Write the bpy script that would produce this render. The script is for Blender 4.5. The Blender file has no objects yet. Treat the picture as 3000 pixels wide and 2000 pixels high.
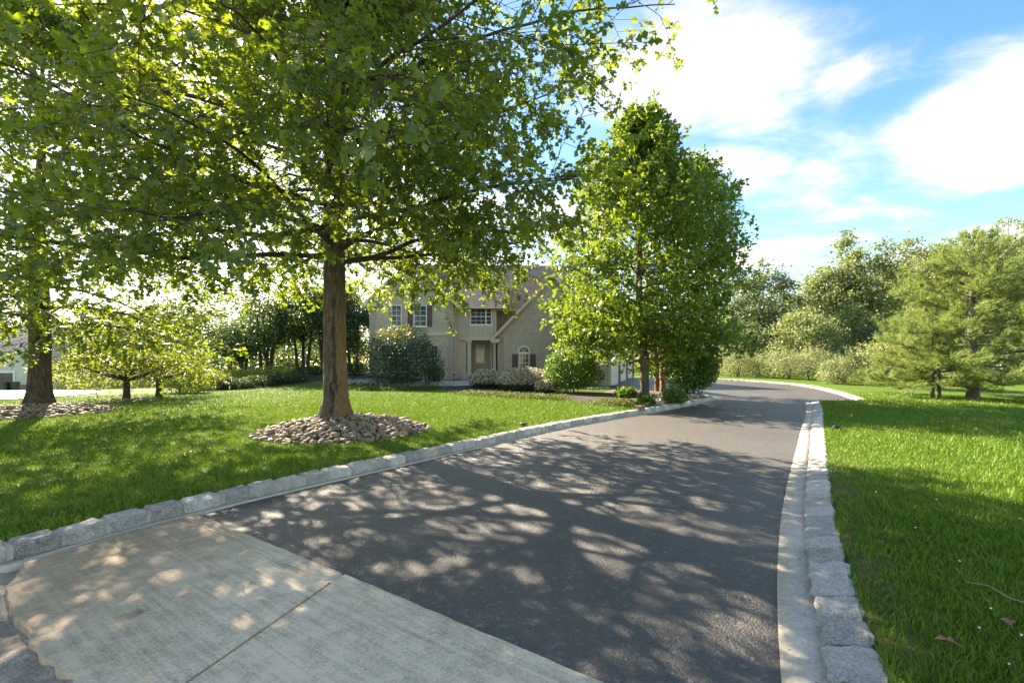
import bpy, bmesh, math, random
import numpy as np
from mathutils import Vector, Matrix

random.seed(7)
rng = np.random.default_rng(7)
R = math.radians
scene = bpy.context.scene
COL = scene.collection

# ------------------------------------------------------------------ camera
FPX, HOR, CAMH = 1333.3, 1060.0, 1.6            # focal length and horizon of the 3000 x 2000 photograph
cam_data = bpy.data.cameras.new('camera')
cam_data.sensor_width = 36.0
cam_data.lens = 16.0
cam_data.shift_y = 0.02
cam_data.clip_end = 20000
cam = bpy.data.objects.new('camera', cam_data)
cam.location = (0, 0, CAMH)
cam.rotation_euler = (R(90), 0, 0)
COL.objects.link(cam)
scene.camera = cam

# ------------------------------------------------------------------ sky, sun, exposure
SUN_AZ, SUN_EL = R(-41), R(32)                  # azimuth from +Y, negative towards -X
SKY_STRENGTH, SUN_STRENGTH, EXPOSURE = 0.096, 4.0, 2.47
scene.view_settings.view_transform = 'Standard'
scene.view_settings.look = 'None'
scene.view_settings.gamma = 1.0
scene.view_settings.exposure = EXPOSURE
scene.view_settings.use_curve_mapping = False
scene.view_settings.use_white_balance = True          # the camera's daylight balance
scene.view_settings.white_balance_temperature = 7900
scene.cycles.max_bounces = 8
scene.cycles.transmission_bounces = 6
scene.cycles.diffuse_bounces = 4
scene.cycles.use_denoising = True


class NT:
    """small node-tree helper"""
    def __init__(self, tree):
        self.t = tree
        self.n = tree.nodes
        self.l = tree.links

    def node(self, kind, **kw):
        nd = self.n.new(kind)
        for k, v in kw.items():
            if k.startswith('i_'):
                key = k[2:]
                key = int(key) if key.isdigit() else key.replace('_', ' ')
                self.put(nd.inputs[key], v)
            else:
                setattr(nd, k, v)
        return nd

    def put(self, sock, v):
        if hasattr(v, 'is_output') or isinstance(v, bpy.types.NodeSocket):
            self.l.new(v, sock)
        else:
            sock.default_value = v

    def math(self, op, a, b=0.0, c=0.0, clamp=False):
        nd = self.n.new('ShaderNodeMath')
        nd.operation = op
        nd.use_clamp = clamp
        self.put(nd.inputs[0], a)
        self.put(nd.inputs[1], b)
        if len(nd.inputs) > 2:
            self.put(nd.inputs[2], c)
        return nd.outputs[0]

    def mix(self, fac, a, b, blend='MIX'):
        nd = self.n.new('ShaderNodeMix')
        nd.data_type = 'RGBA'
        nd.blend_type = blend
        self.put(nd.inputs[0], fac)
        self.put(nd.inputs[6], a)
        self.put(nd.inputs[7], b)
        return nd.outputs[2]

    def ramp(self, fac, stops, interp='LINEAR'):
        nd = self.n.new('ShaderNodeValToRGB')
        nd.color_ramp.interpolation = interp
        els = nd.color_ramp.elements
        while len(els) < len(stops):
            els.new(0.5)
        for e, (p, c) in zip(els, stops):
            e.position = p
            e.color = c if len(c) == 4 else (*c, 1)
        self.put(nd.inputs[0], fac)
        return nd.outputs[0]

    def noise(self, vec, scale, detail=3.0, rough=0.55, dist=0.0, out=0):
        nd = self.n.new('ShaderNodeTexNoise')
        if vec is not None:
            self.l.new(vec, nd.inputs['Vector'])
        nd.inputs['Scale'].default_value = scale
        nd.inputs['Detail'].default_value = detail
        nd.inputs['Roughness'].default_value = rough
        nd.inputs['Distortion'].default_value = dist
        return nd.outputs[out]

    def mapping(self, vec, scale=(1, 1, 1), rot=(0, 0, 0), loc=(0, 0, 0)):
        nd = self.n.new('ShaderNodeMapping')
        self.l.new(vec, nd.inputs[0])
        nd.inputs[1].default_value = loc
        nd.inputs[2].default_value = rot
        nd.inputs[3].default_value = scale
        return nd.outputs[0]

    def bump(self, height, strength=0.5, dist=0.01):
        nd = self.n.new('ShaderNodeBump')
        nd.inputs['Strength'].default_value = strength
        nd.inputs['Distance'].default_value = dist
        self.l.new(height, nd.inputs['Height'])
        return nd.outputs[0]


world = bpy.data.worlds.new('World')
scene.world = world
world.use_nodes = True
w = NT(world.node_tree)
w.n.clear()
sky = w.node('ShaderNodeTexSky', sky_type='NISHITA', sun_disc=False, sun_elevation=SUN_EL,
             sun_rotation=SUN_AZ, altitude=0.0, air_density=1.0, dust_density=0.40, ozone_density=2.0)
tc = w.node('ShaderNodeTexCoord')
sep = w.node('ShaderNodeSeparateXYZ', i_0=tc.outputs['Generated'])
az = w.math('ARCTAN2', sep.outputs[0], sep.outputs[1])
el = w.math('ARCSINE', sep.outputs[2])
# cloud texture on a flat layer overhead, so that clouds flatten towards the horizon
zc = w.math('ADD', w.math('MAXIMUM', sep.outputs[2], 0.0), 0.16)
cx = w.math('DIVIDE', sep.outputs[0], zc)
cy = w.math('DIVIDE', sep.outputs[1], zc)
cvec = w.node('ShaderNodeCombineXYZ', i_0=cx, i_1=cy, i_2=0.37).outputs[0]
warp_v = w.node('ShaderNodeVectorMath', operation='ADD', i_0=cvec, i_1=w.node('ShaderNodeVectorMath', operation='SCALE', i_0=w.noise(cvec, 2.2, 3.0, 0.5, 0.0, 1), i_Scale=0.22).outputs[0]).outputs[0]
n1 = w.noise(w.mapping(warp_v, scale=(0.9, 1.25, 1)), 1.9, 9.0, 0.60, 0.15)
n2 = w.noise(w.mapping(cvec, scale=(0.5, 1.5, 1), loc=(3.1, 1.7, 0)), 1.0, 4.0, 0.5, 0.2)
# the cloud banks of this afternoon: azimuth, elevation, half widths (degrees), weight
BANKS = [(19, 31.5, 10, 5.0, 0.46), (27, 30.0, 6.5, 4.2, 0.42), (36.5, 26.5, 3.0, 1.8, 0.30), (47, 18.5, 8, 4.6, 0.46), (32, 19.0, 9, 2.6, 0.30), (24, 22, 6, 1.5, 0.22),
         (29, 11.8, 6, 1.3, 0.36), (38, 12.2, 5, 1.0, 0.25), (46, 9.5, 7, 2.2, 0.36), (6, 16, 10, 3.5, 0.30), (-12, 14, 12, 7, 0.36),
         (-34, 26, 10, 7, 0.36), (-62, 22, 14, 8, 0.36), (88, 24, 16, 6, 0.40), (66, 33, 7, 3.5, 0.40), (120, 35, 18, 9, 0.40),
         (170, 22, 20, 7, 0.40), (-110, 30, 18, 9, 0.40), (-150, 18, 14, 6, 0.40), (150, 60, 30, 10, 0.36), (-80, 55, 25, 9, 0.36)]
acc = None
for (a0, e0, ra, re, wt) in BANKS:
    da = w.math('DIVIDE', w.math('SUBTRACT', az, R(a0)), R(ra))
    de = w.math('DIVIDE', w.math('SUBTRACT', el, R(e0)), R(re))
    d2 = w.math('ADD', w.math('MULTIPLY', da, da), w.math('MULTIPLY', de, de))
    g = w.math('MULTIPLY', w.math('POWER', 2.718, w.math('MULTIPLY', d2, -0.9)), wt)
    acc = g if acc is None else w.math('MAXIMUM', acc, g)
field = w.math('ADD', w.math('ADD', acc, w.math('MULTIPLY', n1, 1.25)), w.math('MULTIPLY', n2, 0.42))
cover = w.node('ShaderNodeMapRange', interpolation_type='SMOOTHERSTEP', i_0=field, i_1=0.80, i_2=1.40, i_3=0.0, i_4=1.0).outputs[0]
sat = w.node('ShaderNodeHueSaturation', i_Hue=0.504, i_Saturation=1.34, i_Value=0.84, i_Color=w.node('ShaderNodeVectorMath', operation='DIVIDE', i_0=sky.outputs[0], i_1=w.node('ShaderNodeVectorMath', operation='MULTIPLY_ADD', i_0=sky.outputs[0], i_1=(0.03, 0.03, 0.03), i_2=(1, 1, 1)).outputs[0]).outputs[0]).outputs[0]
lum = w.node('ShaderNodeRGBToBW', i_0=sky.outputs[0]).outputs[0]
cl = w.math('MULTIPLY', w.math('ADD', w.math('MULTIPLY', lum, 0.5), 1.85), w.math('ADD', 0.55, w.math('MULTIPLY', n1, 0.85)))
cloudc = w.node('ShaderNodeCombineColor', i_0=cl, i_1=w.math('MULTIPLY', cl, 0.985), i_2=w.math('MULTIPLY', cl, 0.97)).outputs[0]
skyc = w.mix(w.math('MULTIPLY', cover, 0.94), sat, cloudc)
bg = w.node('ShaderNodeBackground', i_0=skyc, i_1=SKY_STRENGTH)
wo = w.node('ShaderNodeOutputWorld', i_0=bg.outputs[0])

sun_data = bpy.data.lights.new('sun', 'SUN')
sun_data.energy = SUN_STRENGTH
sun_data.angle = R(0.53)
sun_data.color = (1.0, 0.95, 0.87)
sun = bpy.data.objects.new('sun', sun_data)
sdir = Vector((math.sin(SUN_AZ) * math.cos(SUN_EL), math.cos(SUN_AZ) * math.cos(SUN_EL), math.sin(SUN_EL)))
sun.rotation_euler = sdir.to_track_quat('Z', 'Y').to_euler()
sun.location = sdir * 60
COL.objects.link(sun)


# ------------------------------------------------------------------ materials
def new_mat(name):
    m = bpy.data.materials.new(name)
    m.use_nodes = True
    t = NT(m.node_tree)
    t.n.clear()
    out = t.node('ShaderNodeOutputMaterial')
    return m, t, out


def principled(t, out, **kw):
    p = t.node('ShaderNodeBsdfPrincipled')
    for k, v in kw.items():
        t.put(p.inputs[k.replace('_', ' ')], v)
    t.l.new(p.outputs[0], out.inputs[0])
    return p


def rgb(*c):
    return (c[0], c[1], c[2], 1.0)


def plain(name, c, rough=0.6, var=0.12, scale=8.0, bump=0.0, bscale=60.0, metallic=0.0):
    m, t, out = new_mat(name)
    co = t.node('ShaderNodeTexCoord').outputs['Object']
    n = t.noise(co, scale, 4)
    lo = tuple(x * (1 - var) for x in c)
    hi = tuple(min(1, x * (1 + var)) for x in c)
    p = principled(t, out, Base_Color=t.ramp(n, [(0.3, lo), (0.7, hi)]), Roughness=rough, Metallic=metallic)
    if bump:
        t.l.new(t.bump(t.noise(co, bscale, 3), bump, 0.01), p.inputs['Normal'])
    return m


def leaf_mat(name, dark, light, trans, gloss=0.35, tfac=0.42, rough=0.42):
    m, t, out = new_mat(name)
    geo = t.node('ShaderNodeNewGeometry')
    rnd = geo.outputs['Random Per Island']
    big = t.noise(geo.outputs['Position'], 0.9, 2)
    mixv = t.math('ADD', t.math('MULTIPLY', rnd, 0.65), t.math('MULTIPLY', big, 0.4), clamp=True)
    c = t.ramp(mixv, [(0.1, dark), (0.85, light)])
    p = t.node('ShaderNodeBsdfPrincipled')
    t.l.new(c, p.inputs['Base Color'])
    p.inputs['Roughness'].default_value = rough
    p.inputs['Specular IOR Level'].default_value = gloss
    tr = t.node('ShaderNodeBsdfTranslucent')
    tcol = t.ramp(rnd, [(0.0, tuple(x * 0.75 for x in trans)), (1.0, trans)])
    t.l.new(tcol, tr.inputs[0])
    mx = t.node('ShaderNodeMixShader')
    mx.inputs[0].default_value = tfac
    t.l.new(p.outputs[0], mx.inputs[1])
    t.l.new(tr.outputs[0], mx.inputs[2])
    t.l.new(mx.outputs[0], out.inputs[0])
    return m


M = {}
M['oak_leaf'] = leaf_mat('oak_leaf', (0.024, 0.062, 0.020), (0.070, 0.135, 0.030), (0.42, 0.53, 0.03), 0.5, 0.42, 0.36)
M['maple_leaf'] = leaf_mat('maple_leaf', (0.030, 0.078, 0.014), (0.085, 0.160, 0.024), (0.36, 0.48, 0.03), 0.45, 0.36, 0.4)
M['birch_leaf'] = leaf_mat('birch_leaf', (0.020, 0.075, 0.014), (0.060, 0.150, 0.022), (0.26, 0.42, 0.03), 0.45, 0.38, 0.4)
M['shrub_leaf'] = leaf_mat('shrub_leaf', (0.020, 0.080, 0.012), (0.055, 0.145, 0.020), (0.24, 0.40, 0.03), 0.5, 0.35, 0.38)
M['rhodo_leaf'] = leaf_mat('rhodo_leaf', (0.014, 0.050, 0.028), (0.040, 0.100, 0.040), (0.16, 0.26, 0.03), 0.5, 0.25, 0.33)
M['rhodo_tip'] = leaf_mat('rhodo_tip', (0.09, 0.10, 0.025), (0.20, 0.17, 0.04), (0.45, 0.40, 0.05), 0.4, 0.4, 0.4)
M['box_leaf'] = leaf_mat('box_leaf', (0.018, 0.045, 0.020), (0.040, 0.080, 0.028), (0.14, 0.22, 0.03), 0.3, 0.25, 0.5)
M['dark_leaf'] = leaf_mat('dark_leaf', (0.018, 0.050, 0.026), (0.048, 0.095, 0.038), (0.20, 0.30, 0.04), 0.4, 0.26, 0.42)
M['cherry_leaf'] = leaf_mat('cherry_leaf', (0.060, 0.110, 0.020), (0.130, 0.185, 0.034), (0.48, 0.54, 0.05), 0.4, 0.42, 0.4)
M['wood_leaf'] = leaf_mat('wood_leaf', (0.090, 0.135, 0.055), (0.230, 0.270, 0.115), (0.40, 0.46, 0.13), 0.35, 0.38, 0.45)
M['wood_leaf_olive'] = leaf_mat('wood_leaf_olive', (0.110, 0.145, 0.050), (0.250, 0.260, 0.095), (0.42, 0.45, 0.11), 0.35, 0.38, 0.45)
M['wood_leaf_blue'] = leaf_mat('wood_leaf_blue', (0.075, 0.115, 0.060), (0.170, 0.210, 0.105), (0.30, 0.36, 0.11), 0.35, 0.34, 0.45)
M['silver_leaf'] = leaf_mat('silver_leaf', (0.150, 0.195, 0.090), (0.330, 0.350, 0.175), (0.46, 0.50, 0.18), 0.35, 0.4, 0.5)
M['far_leaf'] = leaf_mat('far_leaf', (0.045, 0.090, 0.030), (0.110, 0.165, 0.050), (0.30, 0.38, 0.06), 0.3, 0.28, 0.5)
M['pine_needle'] = leaf_mat('pine_needle', (0.120, 0.195, 0.060), (0.280, 0.345, 0.110), (0.42, 0.52, 0.12), 0.3, 0.34, 0.45)
M['flower'] = leaf_mat('flower', (0.52, 0.38, 0.29), (0.80, 0.69, 0.56), (0.6, 0.48, 0.38), 0.2, 0.3, 0.7)
M['moss_leaf'] = leaf_mat('moss_leaf', (0.060, 0.085, 0.022), (0.120, 0.150, 0.040), (0.25, 0.28, 0.06), 0.2, 0.3, 0.6)


def bark_mat(name, dark, light, vscale=5.0, stain=None, bumpk=0.7):
    m, t, out = new_mat(name)
    co = t.node('ShaderNodeTexCoord').outputs['Object']
    st = t.mapping(co, scale=(vscale * 3, vscale * 3, vscale * 0.30))
    ridg = t.noise(st, 2.2, 6, 0.65, 0.3)
    patch = t.noise(co, 2.3, 4)
    c = t.ramp(t.math('ADD', t.math('MULTIPLY', ridg, 0.7), t.math('MULTIPLY', patch, 0.3)), [(0.36, tuple(x * 0.6 for x in dark)), (0.46, dark), (0.62, light)])
    if stain:
        # rust-brown run-off stain with a black streak beside it, on the trunk's drive side
        s = t.node('ShaderNodeSeparateXYZ', i_0=co)
        wv = t.math('MULTIPLY', t.math('SUBTRACT', t.noise(t.mapping(co, scale=(2.5, 2.5, 0.8)), 3.0, 6, 0.7), 0.5), 0.42)
        side = t.math('ADD', t.math('ADD', s.outputs[0], wv), 0.0)
        zz = t.math('ADD', s.outputs[2], t.math('MULTIPLY', wv, 3.0))
        low = t.node('ShaderNodeMapRange', interpolation_type='SMOOTHSTEP', i_0=zz, i_1=2.7, i_2=1.7, i_3=0.0, i_4=1.0).outputs[0]
        orange = t.node('ShaderNodeMapRange', interpolation_type='SMOOTHSTEP', i_0=side, i_1=0.04, i_2=0.20, i_3=0.0, i_4=0.6).outputs[0]
        c = t.mix(t.math('MULTIPLY', orange, low), c, rgb(*stain))
        ds = t.math('ABSOLUTE', t.math('SUBTRACT', side, 0.045))
        blk = t.node('ShaderNodeMapRange', interpolation_type='SMOOTHSTEP', i_0=ds, i_1=0.055, i_2=0.015, i_3=0.0, i_4=0.75).outputs[0]
        blkz = t.node('ShaderNodeMapRange', interpolation_type='SMOOTHSTEP', i_0=zz, i_1=3.0, i_2=2.3, i_3=0.0, i_4=1.0).outputs[0]
        c = t.mix(t.math('MULTIPLY', blk, blkz), c, rgb(0.018, 0.014, 0.011))
    p = principled(t, out, Base_Color=c, Roughness=0.9)
    t.l.new(t.bump(ridg, bumpk, 0.06), p.inputs['Normal'])
    return m


M['oak_bark'] = bark_mat('oak_bark', (0.080, 0.062, 0.042), (0.225, 0.180, 0.120), 6.0, (0.26, 0.120, 0.038))
M['oak_bark_dark'] = bark_mat('oak_bark_dark', (0.045, 0.032, 0.024), (0.150, 0.108, 0.072), 5.0)
M['limb_bark'] = bark_mat('limb_bark', (0.050, 0.038, 0.028), (0.135, 0.105, 0.075), 7.0)
M['maple_bark'] = bark_mat('maple_bark', (0.075, 0.062, 0.045), (0.200, 0.175, 0.125), 7.0)
M['birch_bark'] = bark_mat('birch_bark', (0.22, 0.120, 0.060), (0.58, 0.390, 0.240), 9.0, None, 1.0)
M['dark_bark'] = bark_mat('dark_bark', (0.035, 0.028, 0.022), (0.110, 0.085, 0.062), 8.0)
M['pine_bark'] = bark_mat('pine_bark', (0.090, 0.075, 0.060), (0.240, 0.200, 0.160), 8.0)


def mat_lawn():
    m, t, out = new_mat('lawn')
    pos = t.node('ShaderNodeNewGeometry').outputs['Position']
    big = t.noise(pos, 0.35, 4, 0.6)
    mid = t.noise(pos, 3.0, 5, 0.65)
    fine = t.noise(t.mapping(pos, scale=(1, 1, 0.4)), 60.0, 3, 0.7)
    v = t.math('ADD', t.math('ADD', t.math('MULTIPLY', big, 0.4), t.math('MULTIPLY', mid, 0.25)), t.math('MULTIPLY', fine, 0.35))
    c = t.ramp(v, [(0.28, (0.060, 0.135, 0.012)), (0.50, (0.090, 0.165, 0.016)), (0.70, (0.130, 0.190, 0.026))])
    dry = t.noise(pos, 0.8, 5, 0.6)
    dryf = t.node('ShaderNodeMapRange', interpolation_type='SMOOTHSTEP', i_0=dry, i_1=0.56, i_2=0.74, i_3=0.0, i_4=0.45).outputs[0]
    c = t.mix(dryf, c, rgb(0.17, 0.18, 0.045))
    at = t.node('ShaderNodeAttribute', attribute_name='soil')
    sn = t.math('MULTIPLY', at.outputs['Fac'], t.node('ShaderNodeMapRange', i_0=t.noise(pos, 4.0, 5, 0.65), i_1=0.36, i_2=0.56, i_3=0.0, i_4=1.0).outputs[0])
    soil = t.ramp(t.noise(pos, 25.0, 4, 0.7), [(0.3, (0.10, 0.075, 0.035)), (0.7, (0.26, 0.21, 0.10))])
    c = t.mix(sn, c, soil)
    p = principled(t, out, Base_Color=c, Roughness=0.85)
    p.inputs['Specular IOR Level'].default_value = 0.15
    t.l.new(t.bump(fine, 0.9, 0.05), p.inputs['Normal'])
    return m


def mat_grass():
    m, t, out = new_mat('grass_blade')
    geo = t.node('ShaderNodeNewGeometry')
    rnd = geo.outputs['Random Per Island']
    big = t.math('ADD', t.math('MULTIPLY', t.noise(geo.outputs['Position'], 0.6, 5, 0.65), 1.4), -0.22)
    v = t.math('ADD', t.math('MULTIPLY', rnd, 0.5), t.math('MULTIPLY', big, 0.6))
    c = t.ramp(v, [(0.22, (0.082, 0.185, 0.017)), (0.55, (0.118, 0.225, 0.021)), (0.82, (0.165, 0.245, 0.032)), (0.97, (0.27, 0.245, 0.10))])
    p = t.node('ShaderNodeBsdfPrincipled')
    t.l.new(c, p.inputs['Base Color'])
    p.inputs['Roughness'].default_value = 0.5
    p.inputs['Specular IOR Level'].default_value = 0.25
    tr = t.node('ShaderNodeBsdfTranslucent')
    t.l.new(t.mix(0.6, c, rgb(0.30, 0.42, 0.02)), tr.inputs[0])
    mx = t.node('ShaderNodeMixShader', i_0=0.20)
    t.l.new(p.outputs[0], mx.inputs[1])
    t.l.new(tr.outputs[0], mx.inputs[2])
    t.l.new(mx.outputs[0], out.inputs[0])
    return m


def mat_asphalt(name='asphalt', base=0.052, tint=(1.16, 0.98, 0.82)):
    m, t, out = new_mat(name)
    pos = t.node('ShaderNodeNewGeometry').outputs['Position']
    fine = t.noise(pos, 75.0, 3, 0.8)
    mid = t.noise(pos, 22.0, 5, 0.75)
    big = t.noise(pos, 0.55, 4, 0.55)
    swirl = t.noise(pos, 2.4, 6, 0.65, 1.2)
    v = t.math('ADD', t.math('ADD', t.math('MULTIPLY', fine, 0.46), t.math('MULTIPLY', mid, 0.2)),
               t.math('ADD', t.math('MULTIPLY', big, 0.22), t.math('MULTIPLY', swirl, 0.12)))
    lo = tuple(base * 0.35 * x for x in tint)
    hi = tuple(base * 1.8 * x for x in tint)
    c = t.ramp(v, [(0.36, lo), (0.64, hi)])
    chip = t.node('ShaderNodeTexVoronoi', feature='F1', i_Vector=pos, i_Scale=38.0)
    spark = t.node('ShaderNodeMapRange', i_0=t.node('ShaderNodeSeparateColor', i_0=chip.outputs['Color']).outputs[0], i_1=0.90, i_2=1.0, i_3=0.0, i_4=0.5).outputs[0]
    c = t.mix(spark, c, rgb(base * 4.5, base * 4.2, base * 3.9))
    rough_ = t.node('ShaderNodeMapRange', i_0=mid, i_1=0.35, i_2=0.65, i_3=0.42, i_4=0.6).outputs[0]
    p = principled(t, out, Base_Color=c, Roughness=rough_)
    p.inputs['Specular IOR Level'].default_value = 0.9
    vor = t.node('ShaderNodeTexVoronoi', feature='F1', i_Vector=pos, i_Scale=55.0).outputs[0]
    h = t.math('ADD', t.math('MULTIPLY', vor, -0.6), t.math('ADD', t.math('MULTIPLY', fine, 0.8), t.math('MULTIPLY', mid, 0.8)))
    t.l.new(t.bump(h, 0.85, 0.02), p.inputs['Normal'])
    return m


def mat_concrete(name, lo, hi, lines=True, warm=True):
    m, t, out = new_mat(name)
    pos = t.node('ShaderNodeNewGeometry').outputs['Position']
    rp = t.mapping(pos, rot=(0, 0, R(34)))
    fine = t.noise(pos, 60.0, 4, 0.8)
    mid = t.noise(pos, 7.0, 5, 0.7)
    big = t.noise(pos, 1.1, 4, 0.6)
    lin = t.noise(t.mapping(rp, scale=(0.5, 13, 1)), 2.2, 6, 0.7, 0.3)
    cross = t.noise(t.mapping(rp, scale=(9, 0.6, 1), rot=(0, 0, 0.3)), 2.0, 5, 0.7, 0.3)
    v = t.math('ADD', t.math('ADD', t.math('MULTIPLY', fine, 0.36), t.math('MULTIPLY', t.math('ADD', mid, big), 0.24)), t.math('MULTIPLY', lin, 0.30 if lines else 0.1))
    c = t.ramp(v, [(0.36, tuple(x * 0.8 for x in lo)), (0.44, lo), (0.62, hi)])
    if warm:
        s = t.node('ShaderNodeSeparateXYZ', i_0=pos)
        # iron-brown weathering towards the lawn kerb
        far = t.node('ShaderNodeMapRange', interpolation_type='SMOOTHSTEP', i_0=t.math('ADD', s.outputs[0], t.math('MULTIPLY', big, 1.6)),
                     i_1=-0.9, i_2=-2.5, i_3=0.0, i_4=1.0).outputs[0]
        c = t.mix(t.math('MULTIPLY', far, t.math('ADD', t.math('MULTIPLY', cross, 0.8), 0.22)), c, rgb(0.27, 0.175, 0.09))
    pit = t.node('ShaderNodeMapRange', i_0=t.noise(pos, 34.0, 3, 0.6), i_1=0.30, i_2=0.24, i_3=0.0, i_4=0.6).outputs[0]
    c = t.mix(pit, c, rgb(0.11, 0.095, 0.075))
    p = principled(t, out, Base_Color=c, Roughness=0.85)
    h = t.math('ADD', t.math('MULTIPLY', fine, 0.5), t.math('ADD', t.math('MULTIPLY', lin, 0.6 if lines else 0.1), t.math('MULTIPLY', cross, 0.12 if lines else 0.0)))
    t.l.new(t.bump(h, 0.55, 0.012), p.inputs['Normal'])
    return m


def mat_granite(name, lo, hi):
    m, t, out = new_mat(name)
    oi = t.node('ShaderNodeObjectInfo')
    pos = t.node('ShaderNodeNewGeometry').outputs['Position']
    sp = t.noise(pos, 70.0, 4, 0.8)
    mid = t.noise(pos, 11.0, 4, 0.6)
    v = t.math('ADD', t.math('ADD', t.math('MULTIPLY', sp, 0.65), t.math('MULTIPLY', mid, 0.2)), t.math('SUBTRACT', t.math('MULTIPLY', oi.outputs['Random'], 0.14), 0.0))
    c = t.ramp(v, [(0.34, tuple(x * 0.5 for x in lo)), (0.43, lo), (0.64, hi)])
    tan = t.node('ShaderNodeMapRange', i_0=t.noise(pos, 2.6, 3), i_1=0.52, i_2=0.75, i_3=0.0, i_4=0.4).outputs[0]
    c = t.mix(tan, c, rgb(0.36, 0.32, 0.24))
    p = principled(t, out, Base_Color=c, Roughness=0.8)
    t.l.new(t.bump(t.math('ADD', t.math('MULTIPLY', t.noise(t.mapping(pos, scale=(1, 1, 1.7)), 30.0, 5, 0.7), 1.0), t.math('MULTIPLY', sp, 0.35)), 0.9, 0.03), p.inputs['Normal'])
    return m


def mat_stone(name, cols, rough=0.7):
    m, t, out = new_mat(name)
    oi = t.node('ShaderNodeObjectInfo')
    geo = t.node('ShaderNodeNewGeometry')
    r = t.math('FRACT', t.math('ADD', oi.outputs['Random'], geo.outputs['Random Per Island']))
    n = t.noise(geo.outputs['Position'], 22.0, 4, 0.6)
    stops = [(i / (len(cols) - 1), c) for i, c in enumerate(cols)]
    c = t.mix(t.math('MULTIPLY', n, 0.55), t.ramp(r, stops), rgb(0.10, 0.085, 0.065))
    p = principled(t, out, Base_Color=c, Roughness=rough)
    t.l.new(t.bump(n, 0.35, 0.02), p.inputs['Normal'])
    return m


def mat_brick(name, c1, c2, mortar, scale=1.0, axis='x'):
    m, t, out = new_mat(name)
    co = t.node('ShaderNodeTexCoord').outputs['Object']
    s = t.node('ShaderNodeSeparateXYZ', i_0=co)
    u = t.math('ADD', s.outputs[0], s.outputs[1])
    v = t.node('ShaderNodeCombineXYZ', i_0=u, i_1=s.outputs[2], i_2=0.0).outputs[0]
    b = t.node('ShaderNodeTexBrick', i_Vector=v, i_Color1=rgb(*c1), i_Color2=rgb(*c2), i_Mortar=rgb(*mortar), i_Scale=scale)
    b.inputs['Mortar Size'].default_value = 0.010
    b.inputs['Brick Width'].default_value = 0.215
    b.inputs['Row Height'].default_value = 0.075
    b.inputs['Bias'].default_value = -0.1
    n = t.noise(co, 3.0, 4)
    c = t.mix(t.math('MULTIPLY', n, 0.35), b.outputs[0], rgb(*[x * 0.6 for x in c1]))
    p = principled(t, out, Base_Color=c, Roughness=0.9)
    t.l.new(t.bump(t.math('SUBTRACT', 1.0, b.outputs[1]), 0.6, 0.01), p.inputs['Normal'])
    return m


def mat_shingle(name, c1, c2):
    m, t, out = new_mat(name)
    co = t.node('ShaderNodeTexCoord').outputs['Object']
    s = t.node('ShaderNodeSeparateXYZ', i_0=co)
    v = t.node('ShaderNodeCombineXYZ', i_0=t.math('ADD', s.outputs[0], s.outputs[1]), i_1=t.math('MULTIPLY', s.outputs[2], 1.4), i_2=0.0).outputs[0]
    b = t.node('ShaderNodeTexBrick', i_Vector=v, i_Color1=rgb(*c1), i_Color2=rgb(*c2), i_Mortar=rgb(*[x * 0.45 for x in c1]), i_Scale=1.0)
    b.inputs['Mortar Size'].default_value = 0.014
    b.inputs['Brick Width'].default_value = 0.33
    b.inputs['Row Height'].default_value = 0.19
    n = t.noise(co, 14.0, 4, 0.7)
    c = t.mix(t.math('MULTIPLY', n, 0.5), b.outputs[0], rgb(*[x * 0.7 for x in c2]))
    p = principled(t, out, Base_Color=c, Roughness=0.9)
    t.l.new(t.bump(t.math('ADD', t.math('SUBTRACT', 1.0, b.outputs[1]), n), 0.7, 0.015), p.inputs['Normal'])
    return m


def mat_mulch(name, lo, hi, sc=40.0):
    m, t, out = new_mat(name)
    pos = t.node('ShaderNodeNewGeometry').outputs['Position']
    n = t.noise(t.mapping(pos, scale=(1, 1.6, 1)), sc, 5, 0.75)
    b = t.noise(pos, 1.3, 4)
    c = t.ramp(t.math('ADD', t.math('MULTIPLY', n, 0.75), t.math('MULTIPLY', b, 0.25)), [(0.35, lo), (0.68, hi)])
    p = principled(t, out, Base_Color=c, Roughness=0.95)
    t.l.new(t.bump(n, 1.0, 0.05), p.inputs['Normal'])
    return m


def mat_glass(name, tint=(0.018, 0.024, 0.026)):
    m, t, out = new_mat(name)
    co = t.node('ShaderNodeTexCoord').outputs['Object']
    c = t.ramp(t.noise(co, 1.7, 3), [(0.35, tint), (0.7, tuple(x * 3.2 for x in tint))])
    p = principled(t, out, Base_Color=c, Roughness=0.06)
    p.inputs['Specular IOR Level'].default_value = 0.8
    return m


M['lawn'] = mat_lawn()
M['grass'] = mat_grass()
M['asphalt'] = mat_asphalt()
M['asphalt_pale'] = mat_asphalt('asphalt_pale', 0.26, (1, 0.97, 0.92))
M['road'] = mat_concrete('road_edge', (0.24, 0.19, 0.14), (0.70, 0.57, 0.42), False, False)
M['concrete'] = mat_concrete('apron_concrete', (0.30, 0.225, 0.15), (0.78, 0.605, 0.415))
M['gutter'] = mat_concrete('gutter_concrete', (0.46, 0.395, 0.305), (0.82, 0.72, 0.565), False, False)
M['mortar'] = mat_concrete('mortar', (0.36, 0.32, 0.25), (0.64, 0.57, 0.45), False, False)
M['granite'] = mat_granite('granite', (0.34, 0.315, 0.28), (0.80, 0.75, 0.66))
M['granite_pale'] = mat_granite('granite_pale', (0.44, 0.40, 0.335), (0.86, 0.79, 0.67))
M['river_stone'] = mat_stone('river_stone', [(0.10, 0.075, 0.055), (0.33, 0.25, 0.17), (0.16, 0.12, 0.09), (0.44, 0.33, 0.21), (0.20, 0.175, 0.15), (0.36, 0.21, 0.13), (0.26, 0.215, 0.17)])
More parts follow.
